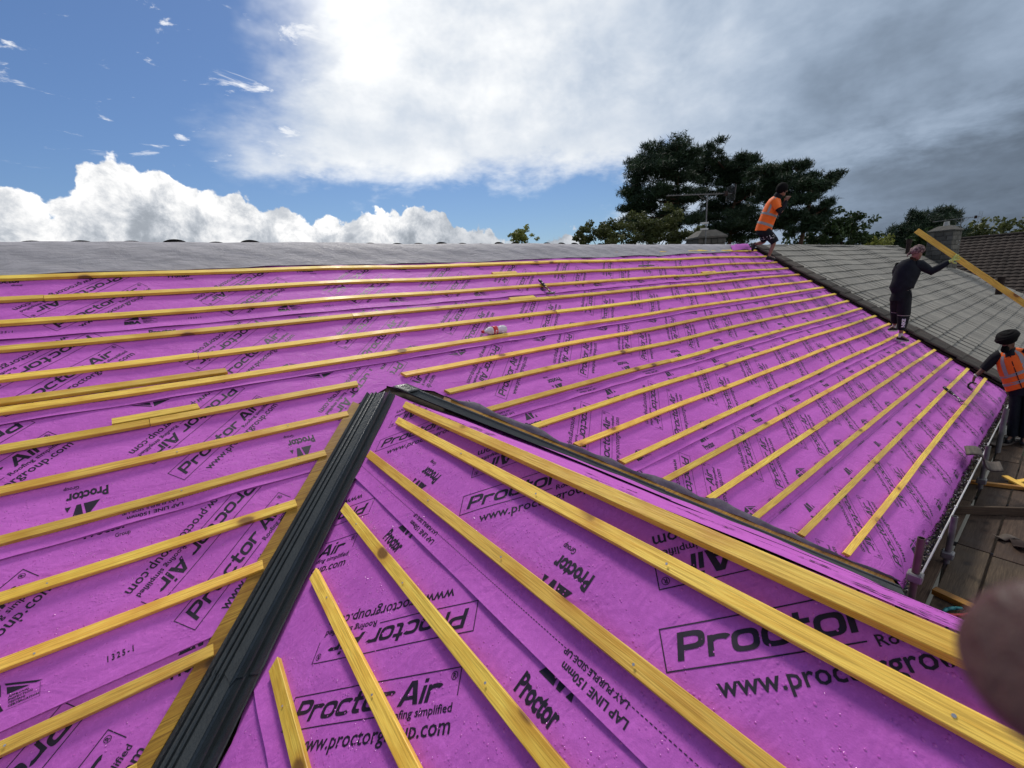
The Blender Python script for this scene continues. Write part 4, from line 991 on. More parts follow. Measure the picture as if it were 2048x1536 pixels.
# ------------------------------------------------------------------ trees
def leaf_mat(name, c0, c1, tr=.25):
    def f(t, b):
        ge = t.new('ShaderNodeNewGeometry'); co = t.new('ShaderNodeTexCoord').outputs['Object']
        c = t.mix(ge.outputs['Random Per Island'], c0, c1); c = t.mix(t.ss(t.noise(co, .8, 2), .35, .65), c, tuple(x * 1.25 for x in c1))
        t.put(b.inputs['Base Color'], c); b.inputs['Roughness'].default_value = .6; b.inputs['Specular IOR Level'].default_value = .3
        b.inputs['Transmission Weight'].default_value = 0
        out = t.n['Material Output']; tl = t.new('ShaderNodeBsdfTranslucent'); t.put(tl.inputs[0], c); mx = t.new('ShaderNodeMixShader'); mx.inputs[0].default_value = tr
        t.l.new(b.outputs[0], mx.inputs[1]); t.l.new(tl.outputs[0], mx.inputs[2]); t.l.new(mx.outputs[0], out.inputs[0])
    return mat(name, f)
leaf_mat('pine_needles', (.012, .026, .013), (.028, .050, .022), .12); leaf_mat('dark_leaf', (.018, .034, .012), (.035, .060, .018)); leaf_mat('olive_leaf', (.045, .060, .018), (.085, .095, .03)); leaf_mat('yellow_leaf', (.11, .14, .03), (.20, .21, .05), .35)
plain('bark', (.055, .038, .028), .9, .2, var=.4, sc=3, bump=.8, bsc=12); plain('pine_bark', (.085, .048, .032), .9, .2, var=.4, sc=2)
def tufts(centres, m, parent, name, blades=9, ln=.28, wd=.035, upb=.5):
    """needle tufts or leaf sprays: thin blades fanned about each point"""
    n = len(centres) * blades; C = np.repeat(np.array(centres), blades, 0)
    d = rng.normal(size=(n, 3)); d[:, 2] += upb; d /= np.linalg.norm(d, axis=1)[:, None]
    s = np.cross(d, rng.normal(size=(n, 3))); s /= np.linalg.norm(s, axis=1)[:, None]
    L = ln * rng.uniform(.6, 1.25, (n, 1)); W_ = wd * rng.uniform(.7, 1.3, (n, 1)); st = C + rng.normal(size=(n, 3)) * ln * .25
    V = np.empty((n, 3, 3)); V[:, 0] = st - s * W_; V[:, 1] = st + s * W_; V[:, 2] = st + d * L
    me = bpy.data.meshes.new(name); me.vertices.add(n * 3); me.vertices.foreach_set('co', V.reshape(-1)); me.loops.add(n * 3); me.loops.foreach_set('vertex_index', np.arange(n * 3, dtype=np.int32))
    me.polygons.add(n); me.polygons.foreach_set('loop_start', np.arange(0, n * 3, 3, dtype=np.int32)); me.update(); me.validate(); me.materials.append(MATS[m])
    return link(bpy.data.objects.new(name, me), parent)
def leaves(centres, m, parent, name, size=.16):
    n = len(centres); C = np.array(centres); u = rng.normal(size=(n, 3)); u /= np.linalg.norm(u, axis=1)[:, None]; v = np.cross(u, rng.normal(size=(n, 3))); v /= np.linalg.norm(v, axis=1)[:, None]
    s = size * rng.uniform(.6, 1.4, (n, 1)); V = np.stack([C - u * s, C + v * s * .55, C + u * s, C - v * s * .55], 1)
    me = bpy.data.meshes.new(name); me.vertices.add(n * 4); me.vertices.foreach_set('co', V.reshape(-1)); me.loops.add(n * 4); me.loops.foreach_set('vertex_index', np.arange(n * 4, dtype=np.int32))
    me.polygons.add(n); me.polygons.foreach_set('loop_start', np.arange(0, n * 4, 4, dtype=np.int32)); me.update(); me.validate(); me.materials.append(MATS[m])
    return link(bpy.data.objects.new(name, me), parent)
def cloud(c, r, n, shell=.55):
    """points through an ellipsoid, thicker near its surface, thinner below"""
    d = rng.normal(size=(n, 3)); d /= np.linalg.norm(d, axis=1)[:, None]; k = rng.uniform(shell, 1, (n, 1)) ** .8
    p = d * k * np.array(r); p[:, 2] = np.where(p[:, 2] < 0, p[:, 2] * .6, p[:, 2]); return p + np.array(c)
def pine(base, top_h, clumps, label, lean=0.0, n_t=46, ln=.36, trunk_r=.32, group='pines beyond the roofs'):
    """scots pine: trunk, limbs to each clump, clumps given as (side, height, radius, flat) in the picture plane"""
    r = empty('pine_tree', base); tag(r, label, 'pine tree', group)
    az = math.atan2(base[0], base[1]); rt = Vector((math.cos(az), -math.sin(az), 0)); aw = Vector((math.sin(az), math.cos(az), 0))
    bm = bmesh.new(); tp = [Vector((0, 0, 0)) + rt * lean * (k / 5) ** 1.6 * 1.0 + Vector((.15 * math.sin(k * 1.7), .1 * math.cos(k), top_h * .93 * k / 5)) for k in range(6)]
    bm_path(bm, tp, [trunk_r * (1 - .16 * k) for k in range(6)], 9); bm_obj('trunk', bm, 'pine_bark', r, True)
    pts_ = []; bm = bmesh.new()
    for (sx, hz, rad, flat) in clumps:
        c = rt * sx + aw * random.uniform(-1.6, 1.6) * min(1, rad) + Vector((0, 0, hz)); kk = min(.95, max(.15, (hz - abs(sx) * .35) / (top_h * .93))) * 5; i = int(kk); st = tp[i].lerp(tp[min(5, i + 1)], kk - i)
        mid = st.lerp(c, .55) + Vector((0, 0, -.12 * (c - st).length * .4)); bm_path(bm, [st, mid, c], [.10, .06, .025], 6)
        nsub = max(4, int(9 * rad))
        for _ in range(nsub):
            e = c + Vector((random.gauss(0, .5), random.gauss(0, .5), random.gauss(.05, .26 * flat))) * rad
            bm_path(bm, [mid.lerp(c, random.uniform(.3, 1)), e], [.022, .008], 4)
            pts_.append(cloud(e, (rad * .48, rad * .48, rad * .28 * flat), int(n_t * rad / nsub * 5.2), .15))
    bm_obj('limbs', bm, 'pine_bark', r, True); tufts(np.vstack(pts_), 'pine_needles', r, 'crown', 8, ln, .030, .45); return r
def at_tree(px, dist, zb=0.0): p = pix(px, 480, dist); return (p.x, p.y, zb)
def clump_px(px, py, rpx, base_px, dist, flat=1.0):
    """a clump seen at (px, py): side offset and height in metres for a tree standing at base_px"""
    p = pix(px, py, dist); b = pix(base_px, 480, dist); az = math.atan2(b.x, b.y); rt = Vector((math.cos(az), -math.sin(az), 0)); return ((p - b).dot(rt), p.z, rpx * dist / FPX * .98, flat)
D1 = 42
pine(at_tree(1352, D1), pix(1352, 300, D1).z, [clump_px(x, y, r_, 1352, D1, f) for x, y, r_, f in ((1318, 308, 34, .9), (1352, 312, 34, .9), (1290, 330, 30, .9), (1375, 328, 28, .9), (1282, 358, 36, .9), (1325, 348, 36, .9), (1362, 352, 30, .8), (1272, 388, 32, .8), (1318, 392, 34, .8), (1258, 418, 26, .7), (1292, 420, 32, .7), (1345, 390, 30, .8), (1335, 430, 34, .8), (1380, 400, 26, .7), (1275, 445, 30, .7), (1310, 462, 34, .8), (1360, 450, 30, .8))], 'tall rounded pine, leftmost and highest of the group behind the roof', n_t=60)
pine(at_tree(1452, D1 + 4), pix(1452, 312, D1 + 4).z, [clump_px(x, y, r_, 1452, D1 + 4, f) for x, y, r_, f in ((1422, 312, 20, 1.0), (1402, 330, 24, .8), (1440, 334, 26, .8), (1470, 330, 24, .7), (1496, 330, 20, .8), (1412, 352, 26, .8), (1452, 360, 30, .8), (1488, 356, 28, .7), (1420, 380, 28, .8), (1470, 388, 30, .8), (1500, 390, 26, .7), (1440, 412, 30, .8), (1482, 420, 30, .8), (1410, 430, 28, .8), (1455, 446, 32, .8), (1500, 450, 28, .8), (1425, 466, 30, .8), (1480, 474, 30, .8))], 'spiky-topped pine in the middle of the group behind the roof', lean=.6, n_t=60)
pine(at_tree(1578, D1 - 4), pix(1578, 340, D1 - 4).z, [clump_px(x, y, r_, 1578, D1 - 4, f) for x, y, r_, f in ((1530, 346, 26, .7), (1565, 336, 28, .7), (1592, 332, 20, .7), (1545, 366, 28, .7), (1590, 362, 28, .6), (1625, 354, 24, .5), (1655, 352, 20, .5), (1612, 378, 24, .5), (1570, 390, 28, .7), (1535, 395, 26, .7), (1640, 376, 18, .5), (1605, 405, 22, .5), (1648, 424, 18, .5), (1662, 408, 12, .5), (1625, 420, 18, .5), (1560, 424, 26, .7), (1590, 440, 22, .6), (1630, 446, 16, .5), (1545, 452, 24, .7), (1605, 462, 16, .5))], 'wind-swept pine with open branches reaching right, behind the climbing man', lean=1.2, n_t=50)
def broadleaf(px, dist, blobs, m, label, n=420, size=.17, group=None, cat='tree', name='broadleaf_tree'):
    b = at_tree(px, dist); r = empty(name, b); tag(r, label, cat, group); az = math.atan2(b[0], b[1]); rt = Vector((math.cos(az), -math.sin(az), 0)); aw = Vector((math.sin(az), math.cos(az), 0))
    cs = [clump_px(x, y, q, px, dist) for x, y, q in blobs]; top = max(c[1] for c in cs); bm = bmesh.new(); bm_path(bm, [(0, 0, 0), (.1, .05, top * .5), (0, 0, top * .9)], [.24, .17, .05], 8); bm_obj('trunk', bm, 'bark', r, True)
    bm = bmesh.new(); P_ = []
    for (sx, hz, rad, f) in cs:
        c = rt * sx + aw * random.uniform(-.8, .8) * rad + Vector((0, 0, hz)); bm_path(bm, [(0, 0, max(.5, hz * .6)), c], [.07, .015], 5)
        for _ in range(9):
            e = c + Vector((random.gauss(0, .5), random.gauss(0, .5), random.gauss(0, .45))) * rad; P_.append(cloud(e, (rad * .42, rad * .42, rad * .38), int(n * rad / 9), .3))
    bm_obj('limbs', bm, 'bark', r, True); leaves(np.vstack(P_), m, r, 'crown', size); return r
broadleaf(1250, 30, [(1180, 470, 22), (1205, 462, 24), (1240, 456, 26), (1275, 452, 28), (1310, 458, 26), (1345, 458, 26), (1160, 478, 16), (1225, 476, 26), (1290, 476, 28), (1330, 478, 26), (1365, 474, 20), (1390, 470, 18)], 'olive_leaf', 'broad olive green bush in front of the pines, left of the stone chimney', n=1300, size=.085, cat='bush', name='leafy_bush')
broadleaf(1043, 34, [(1043, 466, 15), (1033, 476, 13), (1055, 476, 13), (1043, 480, 16)], 'yellow_leaf', 'small yellow green treetop showing alone above the ridge', n=700, size=.085)
broadleaf(1684, 46, [(1660, 452, 20), (1684, 446, 22), (1706, 456, 18), (1650, 474, 22), (1684, 474, 26), (1716, 478, 20), (1628, 486, 20)], 'dark_leaf', 'round dark green tree right of the wind-swept pine', n=420, size=.15)
broadleaf(1748, 55, [(1735, 486, 16), (1756, 492, 16), (1770, 486, 12)], 'yellow_leaf', 'low lighter green tree between the round tree and the dark conifers', n=260, size=.15)
broadleaf(1640, 60, [(x, 496 + 4 * math.sin(x), 18) for x in range(1570, 1790, 16)], 'dark_leaf', 'low dark hedge line along the horizon behind the grey roof', n=150, size=.22, cat='hedge', name='hedge')
pine(at_tree(1832, 58), pix(1832, 434, 58).z, [clump_px(x, y, r_, 1832, 58, f) for x, y, r_, f in ((1838, 438, 12, 1.2), (1828, 448, 16, 1), (1844, 452, 14, 1), (1816, 460, 18, 1), (1838, 466, 20, 1), (1806, 470, 16, 1), (1800, 482, 20, 1), (1828, 482, 22, 1), (1850, 482, 20, 1), (1786, 488, 16, 1))], 'dark bushy conifer, left of the two behind the raised plank', n_t=40, ln=.42, trunk_r=.25)
pine(at_tree(1882, 60), pix(1882, 424, 60).z, [clump_px(x, y, r_, 1882, 60, f) for x, y, r_, f in ((1892, 428, 12, 1.3), (1876, 432, 13, 1.3), (1884, 446, 18, 1), (1866, 450, 16, 1), (1900, 450, 14, 1), (1876, 466, 22, 1), (1898, 468, 16, 1), (1862, 480, 20, 1), (1886, 484, 22, 1))], 'dark pointed conifer, right of the two behind the raised plank', n_t=40, ln=.42, trunk_r=.25)
broadleaf(1985, 80, [(1940, 466, 10), (1955, 462, 13), (1972, 460, 15), (1992, 458, 16), (2012, 458, 15), (2032, 462, 14), (2050, 464, 14)], 'olive_leaf', 'distant olive green treetops over the far brown roof', n=130, size=.24)
broadleaf(1852, 33, [(1838, 480, 9), (1850, 476, 10), (1846, 492, 12), (1856, 500, 12), (1838, 506, 11), (1850, 514, 10)], 'dark_leaf', 'dark shrub growing between the stone chimney and the standing man', n=700, size=.10, cat='shrub', name='shrub')
# ------------------------------------------------------------------ people
plain('skin_brown', (.15, .075, .05), .5, .4, var=.1); plain('skin_tan', (.26, .135, .095), .5, .4, var=.1); plain('black_cloth', (.010, .011, .014), .85, .2, var=.3, sc=12, bump=.35, bsc=14); plain('navy_cloth', (.010, .012, .017), .85, .2, var=.3, sc=12, bump=.4, bsc=12)
plain('hivis', (.95, .16, .015), .6, .3, var=.08, sc=9, bump=.5, bsc=13); plain('reflective', (.30, .29, .27), .4, .5, var=.1); plain('black_hair', (.005, .0045, .0045), .9, .12); plain('shoe_black', (.012, .012, .013), .5, .4); plain('shoe_white', (.6, .58, .55), .5, .4); plain('sock_white', (.55, .53, .52), .8, .2)
def b_band(t, b):
    co = t.new('ShaderNodeTexCoord').outputs['Object']; n = t.noise(co, 26, 2, .5); t.put(b.inputs['Base Color'], t.ramp(n, [(.36, (.035, .02, .02)), (.46, (.11, .06, .058)), (.56, (.20, .12, .115)), (.66, (.30, .22, .21))])); b.inputs['Roughness'].default_value = .85
mat('camo_cloth', b_band)
def b_glove(t, b):
    co = t.new('ShaderNodeTexCoord').outputs['Object']; n = t.noise(co, 40, 2, .5); t.put(b.inputs['Base Color'], t.mix(t.ss(n, .45, .6), (.62, .72, .22), (.5, .55, .12))); b.inputs['Roughness'].default_value = .7
mat('glove_yellow', b_glove)
def skin(name, pts_, edges, root, m, parent, sub=2):
    """grow one continuous surface over a skeleton: pts_ = {joint: (x, y, z, rx[, ry])}"""
    keys = list(pts_); me = bpy.data.meshes.new(name); me.from_pydata([pts_[k][:3] for k in keys], [(keys.index(a), keys.index(b)) for a, b in edges], [])
    o = bpy.data.objects.new(name, me); COL.objects.link(o); o.modifiers.new('skin', 'SKIN'); sv_ = me.skin_vertices[0].data
    for i, k in enumerate(keys):
        q = pts_[k]; sv_[i].radius = (q[3], q[4] if len(q) > 4 else q[3]); sv_[i].use_root = (k == root)
    sb = o.modifiers.new('sub', 'SUBSURF'); sb.levels = sub; sb.render_levels = sub
    dg = bpy.context.evaluated_depsgraph_get(); dg.update(); em = bpy.data.meshes.new_from_object(o.evaluated_get(dg)); bpy.data.objects.remove(o); bpy.data.meshes.remove(me)
    em.name = name; em.materials.clear(); em.materials.append(MATS[m]); em.polygons.foreach_set('use_smooth', [True] * len(em.polygons)); return link(bpy.data.objects.new(name, em), parent)
def loft(name, rings, m, parent, seg=20, lat=(1, 0, 0), cap=(False, False), wob=0.0, arc=None, thick=0.0, smooth=True):
    """cloth tube through rings (x, y, z, half width, half depth); arc limits it to part of the way round (radians)"""
    bm = bmesh.new(); R_ = []; n = len(rings); lat = Vector(lat).normalized()
    for i, q in enumerate(rings):
        c = Vector(q[:3]); tg = (Vector(rings[min(i + 1, n - 1)][:3]) - Vector(rings[max(i - 1, 0)][:3])).normalized(); a = (lat - tg * lat.dot(tg)).normalized(); b = tg.cross(a); ring = []
        m_ = seg if arc is None else seg + 1
        for j in range(m_):
            an = 2 * math.pi * j / seg if arc is None else arc[0] + (arc[1] - arc[0]) * j / seg
            f = 1 + wob * (math.sin(an * 3 + i * 1.7) + .6 * math.sin(an * 7 + i * 2.9)); ring.append(bm.verts.new(c + a * math.cos(an) * q[3] * f + b * math.sin(an) * q[4] * f))
        R_.append(ring)
    for p, q in zip(R_, R_[1:]):
        for j in range(len(p) if arc is None else len(p) - 1): k = (j + 1) % len(p); bm.faces.new((p[j], p[k], q[k], q[j]))
    if cap[0]: bm.faces.new(list(reversed(R_[0])))
    if cap[1]: bm.faces.new(R_[-1])
    bmesh.ops.recalc_face_normals(bm, faces=bm.faces[:])
    o = bm_obj(name, bm, m, parent, smooth)
    if thick: md = o.modifiers.new('thick', 'SOLIDIFY'); md.thickness = thick; md.offset = 1
    return o
def lerp_rings(a, b, k): return tuple(x + (y - x) * k for x, y in zip(a, b))
def band(name, rings, k0, k1, m, parent, grow=1.025, **kw):
    """a band that follows a lofted garment between two stations"""
    def at_(k): i = min(int(k), len(rings) - 2); q = lerp_rings(rings[i], rings[i + 1], k - i); return (*q[:3], q[3] * grow, q[4] * grow)
    return loft(name, [at_(k0 + (k1 - k0) * i / 4) for i in range(5)], m, parent, **kw)
def shoe(parent, ankle, toe, sole='shoe_white', up='shoe_black', w_=.045):
    a, t_ = Vector(ankle), Vector(toe); d = t_ - a; d.z *= 1.0; x = d.normalized(); z = (Vector((0, 0, 1)) - x * x.z).normalized(); y = z.cross(x); L = d.length + .075
    bm = bmesh.new(); rings = []; M = frame(a - x * .065, x, y, z)
    prof = [(0, .026, .0, .045), (.03, .036, .0, .085), (.09, .040, .0, .095), (L * .55, .043, 0, .075), (L * .8, .046, 0, .052), (L * .95, .036, 0, .040), (L, .016, .008, .024)]
    for (px_, hw, z0, z1) in prof:
        rings.append([bm.verts.new(M @ Vector((px_, hw * math.cos(an), (z0 + z1) / 2 + (z1 - z0) / 2 * math.sin(an) - .02))) for an in [2 * math.pi * j / 12 for j in range(12)]])
    for p, q in zip(rings, rings[1:]):
        for j in range(12): bm.faces.new((p[j], p[(j + 1) % 12], q[(j + 1) % 12], q[j]))
    bm.faces.new(list(reversed(rings[0]))); bm.faces.new(rings[-1]); s_ = bm_obj('shoe', bm, up, parent, True)
    bm = bmesh.new(); A_ = []; B_ = []
    out = [(0, .030), (.05, .041), (L * .5, .045), (L * .8, .049), (L * .97, .036), (L + .006, .006)]
    loop = [(x_, y_) for x_, y_ in out] + [(x_, -y_) for x_, y_ in reversed(out)]
    for x_, y_ in loop: A_.append(bm.verts.new(M @ Vector((x_ - .006, y_, -.034)))); B_.append(bm.verts.new(M @ Vector((x_ - .006, y_, -.010))))
    for j in range(len(loop)): k = (j + 1) % len(loop); bm.faces.new((A_[j], A_[k], B_[k], B_[j]))
    bm.faces.new(list(reversed(A_))); bm.faces.new(B_); bmesh.ops.recalc_face_normals(bm, faces=bm.faces[:]); bm_obj('sole', bm, sole, s_)
    return s_
def face_pts(h, fwd, up, r=.098):
    """head skeleton: skull, jaw, nose, ears round a centre h, looking along fwd"""
    h, fwd, up = Vector(h), Vector(fwd).normalized(), Vector(up).normalized(); sd_ = fwd.cross(up).normalized()
    P_ = {'head': (*(h - fwd * .01), r * .86, r * .92), 'crown': (*(h + up * .075 - fwd * .01), r * .62, r * .7), 'jaw': (*(h - up * .07 + fwd * .035), r * .56, r * .54), 'chin': (*(h - up * .115 + fwd * .06), r * .26, r * .24), 'brow': (*(h + fwd * .062 + up * .01), r * .40, r * .34), 'nose': (*(h + fwd * .106 - up * .022), .013, .016)}
    E_ = [('head', 'crown'), ('head', 'jaw'), ('jaw', 'chin'), ('head', 'brow'), ('brow', 'nose')]
    for s, nm in ((1, 'ear_a'), (-1, 'ear_b')): P_[nm] = (*(h + sd_ * s * .098 - fwd * .01 - up * .02), .012, .024); E_.append(('head', nm))
    return P_, E_
def eyes(h, fwd, up, parent):
    h, fwd, up = Vector(h), Vector(fwd).normalized(), Vector(up).normalized(); sd_ = fwd.cross(up).normalized()
    for s in (1, -1):
        bm = bmesh.new(); bmesh.ops.create_uvsphere(bm, u_segments=8, v_segments=6, radius=.0125, matrix=Matrix.Translation(h + fwd * .082 + sd_ * s * .032 + up * .004)); bm_obj('eye', bm, 'black_hair', parent, True)
def hand_pts(w_, dirn, palm_n, spread=.35, curl=.3, sz=1.0, pre='h'):
    """palm and five fingers from the wrist w_ along dirn"""
    w_, d, n_ = Vector(w_), Vector(dirn).normalized(), Vector(palm_n); n_ = (n_ - d * n_.dot(d)).normalized(); s = d.cross(n_); P_ = {}; E_ = []
    P_[pre + 'palm'] = (*(w_ + d * .05 * sz), .034 * sz, .020 * sz); root = pre + 'palm'
    for i, (o, L) in enumerate(((-.030, .068), (-.010, .080), (.012, .076), (.032, .058))):
        a = w_ + d * .088 * sz + s * o * sz; P_[f'{pre}k{i}'] = (*a, .0105 * sz, .0105 * sz); E_.append((root, f'{pre}k{i}')); dd = (d + s * o * spread * 22).normalized(); b = a + (dd * math.cos(curl) + n_ * math.sin(curl)) * L * .5 * sz; c = b + (dd * math.cos(curl * 2.4) + n_ * math.sin(curl * 2.4)) * L * .5 * sz
        P_[f'{pre}m{i}'] = (*b, .0095 * sz, .0095 * sz); P_[f'{pre}t{i}'] = (*c, .0075 * sz, .0075 * sz); E_ += [(f'{pre}k{i}', f'{pre}m{i}'), (f'{pre}m{i}', f'{pre}t{i}')]
    a = w_ + d * .035 * sz - s * .038 * sz; b = a + (d * .6 - s * .8).normalized() * .036 * sz + n_ * .01 * sz; c = b + (d * .9 - s * .35).normalized() * .03 * sz + n_ * .012 * sz
    P_[pre + 'th0'] = (*a, .012 * sz, .012 * sz); P_[pre + 'th1'] = (*b, .0105 * sz, .0105 * sz); P_[pre + 'th2'] = (*c, .0085 * sz, .0085 * sz); E_ += [(root, pre + 'th0'), (pre + 'th0', pre + 'th1'), (pre + 'th1', pre + 'th2')]
    return P_, E_
def body(J, fwd, up, parent, m, hands, sc_=1.0):
    P_, E_ = face_pts(J['head'], fwd, up); rad = {'neck': (.055, .058), 'chest': (.15, .105), 'waist': (.13, .10), 'hip': (.135, .105), 'shl': (.062,), 'shr': (.062,), 'ell': (.043,), 'elr': (.043,), 'wrl': (.029, .024), 'wrr': (.029, .024), 'hil': (.09,), 'hir': (.09,), 'knl': (.058,), 'knr': (.058,), 'anl': (.038,), 'anr': (.038,), 'tol': (.034, .026), 'tor': (.034, .026)}
    for k, r_ in rad.items():
        if k in J: P_[k] = (*J[k], *r_)
    for s in 'lr':                                   # fuller calf and forearm between the joints
        if 'kn' + s in J: c = Vector(J['kn' + s]).lerp(Vector(J['an' + s]), .3); P_['ca' + s] = (*c, .054); E_ += [('hip', 'hi' + s), ('hi' + s, 'kn' + s), ('kn' + s, 'ca' + s), ('ca' + s, 'an' + s), ('an' + s, 'to' + s)]
        c = Vector(J['el' + s]).lerp(Vector(J['wr' + s]), .3); P_['fo' + s] = (*c, .042); E_ += [('chest', 'sh' + s), ('sh' + s, 'el' + s), ('el' + s, 'fo' + s), ('fo' + s, 'wr' + s)]
        if s in hands: hp, he = hand_pts(J['wr' + s], *hands[s], pre=s); P_.update(hp); E_ += he + [('wr' + s, s + 'palm')]
    E_ += [('hip', 'waist'), ('waist', 'chest'), ('chest', 'neck'), ('neck', 'head')]
    return skin('body', P_, E_, 'hip', m, parent, 2)
def person(loc, label, sx=1.0):
    loc = Vector(loc); az = math.atan2(loc.x, loc.y); r = empty('person', loc, -az); r.scale = (sx, 1, 1); return tag(r, label, 'person')
# ---- the man in black standing at the verge, one gloved hand on a raised plank (x right, y away, z up)
F2 = onm(1803, 684, .03); p2 = person(F2, 'man in black top and cropped trousers, camouflage headscarf and yellow glove, standing at the verge', .80)
J = dict(head=(.055, -.02, 1.665), neck=(.0, .0, 1.53), chest=(-.09, .03, 1.30), waist=(-.13, .0, 1.05), hip=(-.12, .0, .93), shl=(-.27, .02, 1.44), shr=(.13, .05, 1.45), ell=(-.24, .22, 1.20), wrl=(-.10, .36, 1.12), elr=(.34, .10, 1.32), wrr=(.585, .09, 1.455), hil=(-.19, .05, .88), hir=(-.06, -.02, .88), knl=(-.165, .12, .60), knr=(-.02, -.03, .55), anl=(-.175, .17, .275), anr=(-.035, -.02, .115), tol=(-.275, .13, .225), tor=(.12, -.08, .045))
body(J, (.75, .55, -.35), (.1, .1, 1), p2, 'skin_tan', {'l': ((.5, .5, -.4), (0, 0, 1), .1, .5)})
JK = [(-.125, 0, .965, .172, .15), (-.13, 0, .985, .185, .155), (-.14, 0, 1.03, .222, .178), (-.12, .01, 1.12, .218, .175), (-.09, .02, 1.27, .235, .18), (-.065, .02, 1.40, .235, .165), (-.03, .01, 1.48, .17, .12), (.0, 0, 1.545, .078, .07)]
tp = loft('sweatshirt', JK, 'navy_cloth', p2, 24, wob=.014)
loft('sleeve', [(.05, .03, 1.44, .105, .10), (.14, .05, 1.435, .10, .095), (.24, .08, 1.375, .09, .08), (.34, .10, 1.315, .085, .075), (.46, .10, 1.38, .07, .062), (.56, .092, 1.442, .055, .05), (.60, .09, 1.462, .045, .042)], 'navy_cloth', tp, 16, lat=(0, 1, 0), wob=.03)
loft('sleeve', [(-.22, .02, 1.45, .10, .095), (-.27, .08, 1.35, .095, .085), (-.25, .21, 1.20, .08, .075), (-.17, .30, 1.15, .065, .06), (-.11, .35, 1.125, .05, .048)], 'navy_cloth', tp, 16, lat=(0, 0, 1), wob=.03)
tr = loft('trousers', [(-.125, .0, .80, .205, .165), (-.125, .0, .90, .19, .16), (-.127, 0, .985, .17, .15)], 'black_cloth', p2, 24, wob=.012)
for s, (h_, k_, a_) in (('l', ((-.19, .05, .86), (-.165, .12, .60), (-.172, .16, .36))), ('r', ((-.075, -.02, .86), (-.03, -.03, .55), (-.037, -.02, .24)))):
    rg = [lerp_rings((*h_, .142, .155), (*k_, .126, .130), k) for k in (0, .35, .7, 1)] + [lerp_rings((*k_, .126, .130), (*a_, .080, .088), k) for k in (.4, .8, 1)]
    lg = loft('trouser_leg', rg, 'black_cloth', tr, 18, wob=.022)
    band('knee_piping', rg, 3.15, 3.24, 'reflective', lg, 1.02, seg=18)
    if s == 'r':
        band('side_stripe', rg, .1, 4.1, 'reflective', lg, 1.035, seg=3, arc=(-.95, -.80))
        tv, tf = text2d('NIKE', .085, .004); tv = tv - np.array([tv[:, 0].max() / 2, .03])
        mesh_obj('leg_lettering', [(-.035 + y * 1.0 + .02, -.165 + .002 - (abs(y) * .0), .385 + x * .85 - .0) for x, y in (tv * np.array([-1, -1]) * np.array([-1, 1])).tolist()], tf, 'white_print', lg)
for a_, t_ in ((J['anl'], J['tol']), (J['anr'], J['tor'])):
    a_ = Vector(a_); loft('sock', [(*(a_ + Vector((0, 0, -.02))), .043, .043), (*(a_ + Vector((0, 0, .06))), .042, .042)], 'sock_white', p2, 14); shoe(p2, a_ - Vector((0, 0, .055)), Vector(t_) - Vector((0, 0, .0)))
hp, he = hand_pts((.60, .09, 1.465), (.82, -.06, .5), (.2, .95, -.2), .55, .12, 1.12); hp['hw'] = (.585, .09, 1.455, .036, .032); skin('work_glove', hp, he + [('hw', 'hpalm')], 'hw', 'glove_yellow', p2, 2)
bm = bmesh.new(); bmesh.ops.create_uvsphere(bm, u_segments=20, v_segments=14, radius=1, matrix=Matrix.Translation((.045, -.02, 1.705)) @ Matrix.Rotation(R(-14), 4, 'Y') @ Matrix.Diagonal((.138, .112, .100, 1)))
for v in bm.verts:
    v.co += Vector((random.gauss(0, .003), random.gauss(0, .003), random.gauss(0, .003)))
    if v.co.z < 1.655: v.co.z = 1.655 + (v.co.z - 1.655) * .25
bm_path(bm, [(-.06, -.05, 1.68), (-.10, -.06, 1.66), (-.115, -.05, 1.60)], [.022, .02, .008], 6); bm_obj('headscarf', bm, 'camo_cloth', p2, True)
eyes(J['head'], (.75, .55, -.35), (.1, .1, 1), p2)
bm = bmesh.new(); bm_path(bm, [(.02, -.12, .96), (.05, -.15, .90), (.06, -.15, .86)], [.014, .012, .006], 6); bm_obj('jacket_tie', bm, 'black_cloth', tp, True)
azp = math.atan2(F2.x, F2.y); RT2 = Vector((math.cos(azp), -math.sin(azp), 0)); AW2 = Vector((math.sin(azp), math.cos(azp), 0))
def loc2(x, y, z): return F2 + RT2 * x + AW2 * y + Vector((0, 0, z))
def onaw(px, py, dep):
    d = CF + CR * ((px - 1024) / FPX) + CU * (-(py - 768) / FPX); return Vector((0, 0, ZC)) + d * (dep / d.dot(AW2))
dep2 = F2.dot(AW2) + .13; pa = onaw(1833, 461, dep2); pb = pa.lerp(onaw(2048, 607, dep2), 1.7); xx = (pb - pa).normalized(); yy = AW2 - xx * AW2.dot(xx); yy.normalize(); zz3 = xx.cross(yy)
bm = bmesh.new(); bm_box(bm, 0, (pb - pa).length, -.013, .013, -.044, .044, bev=.002); o = bm_obj('plank', bm, 'batten'); o.matrix_basis = frame(pa, xx, yy, zz3); tag(o, 'long yellow plank held up at a slant by the man in black', 'plank')
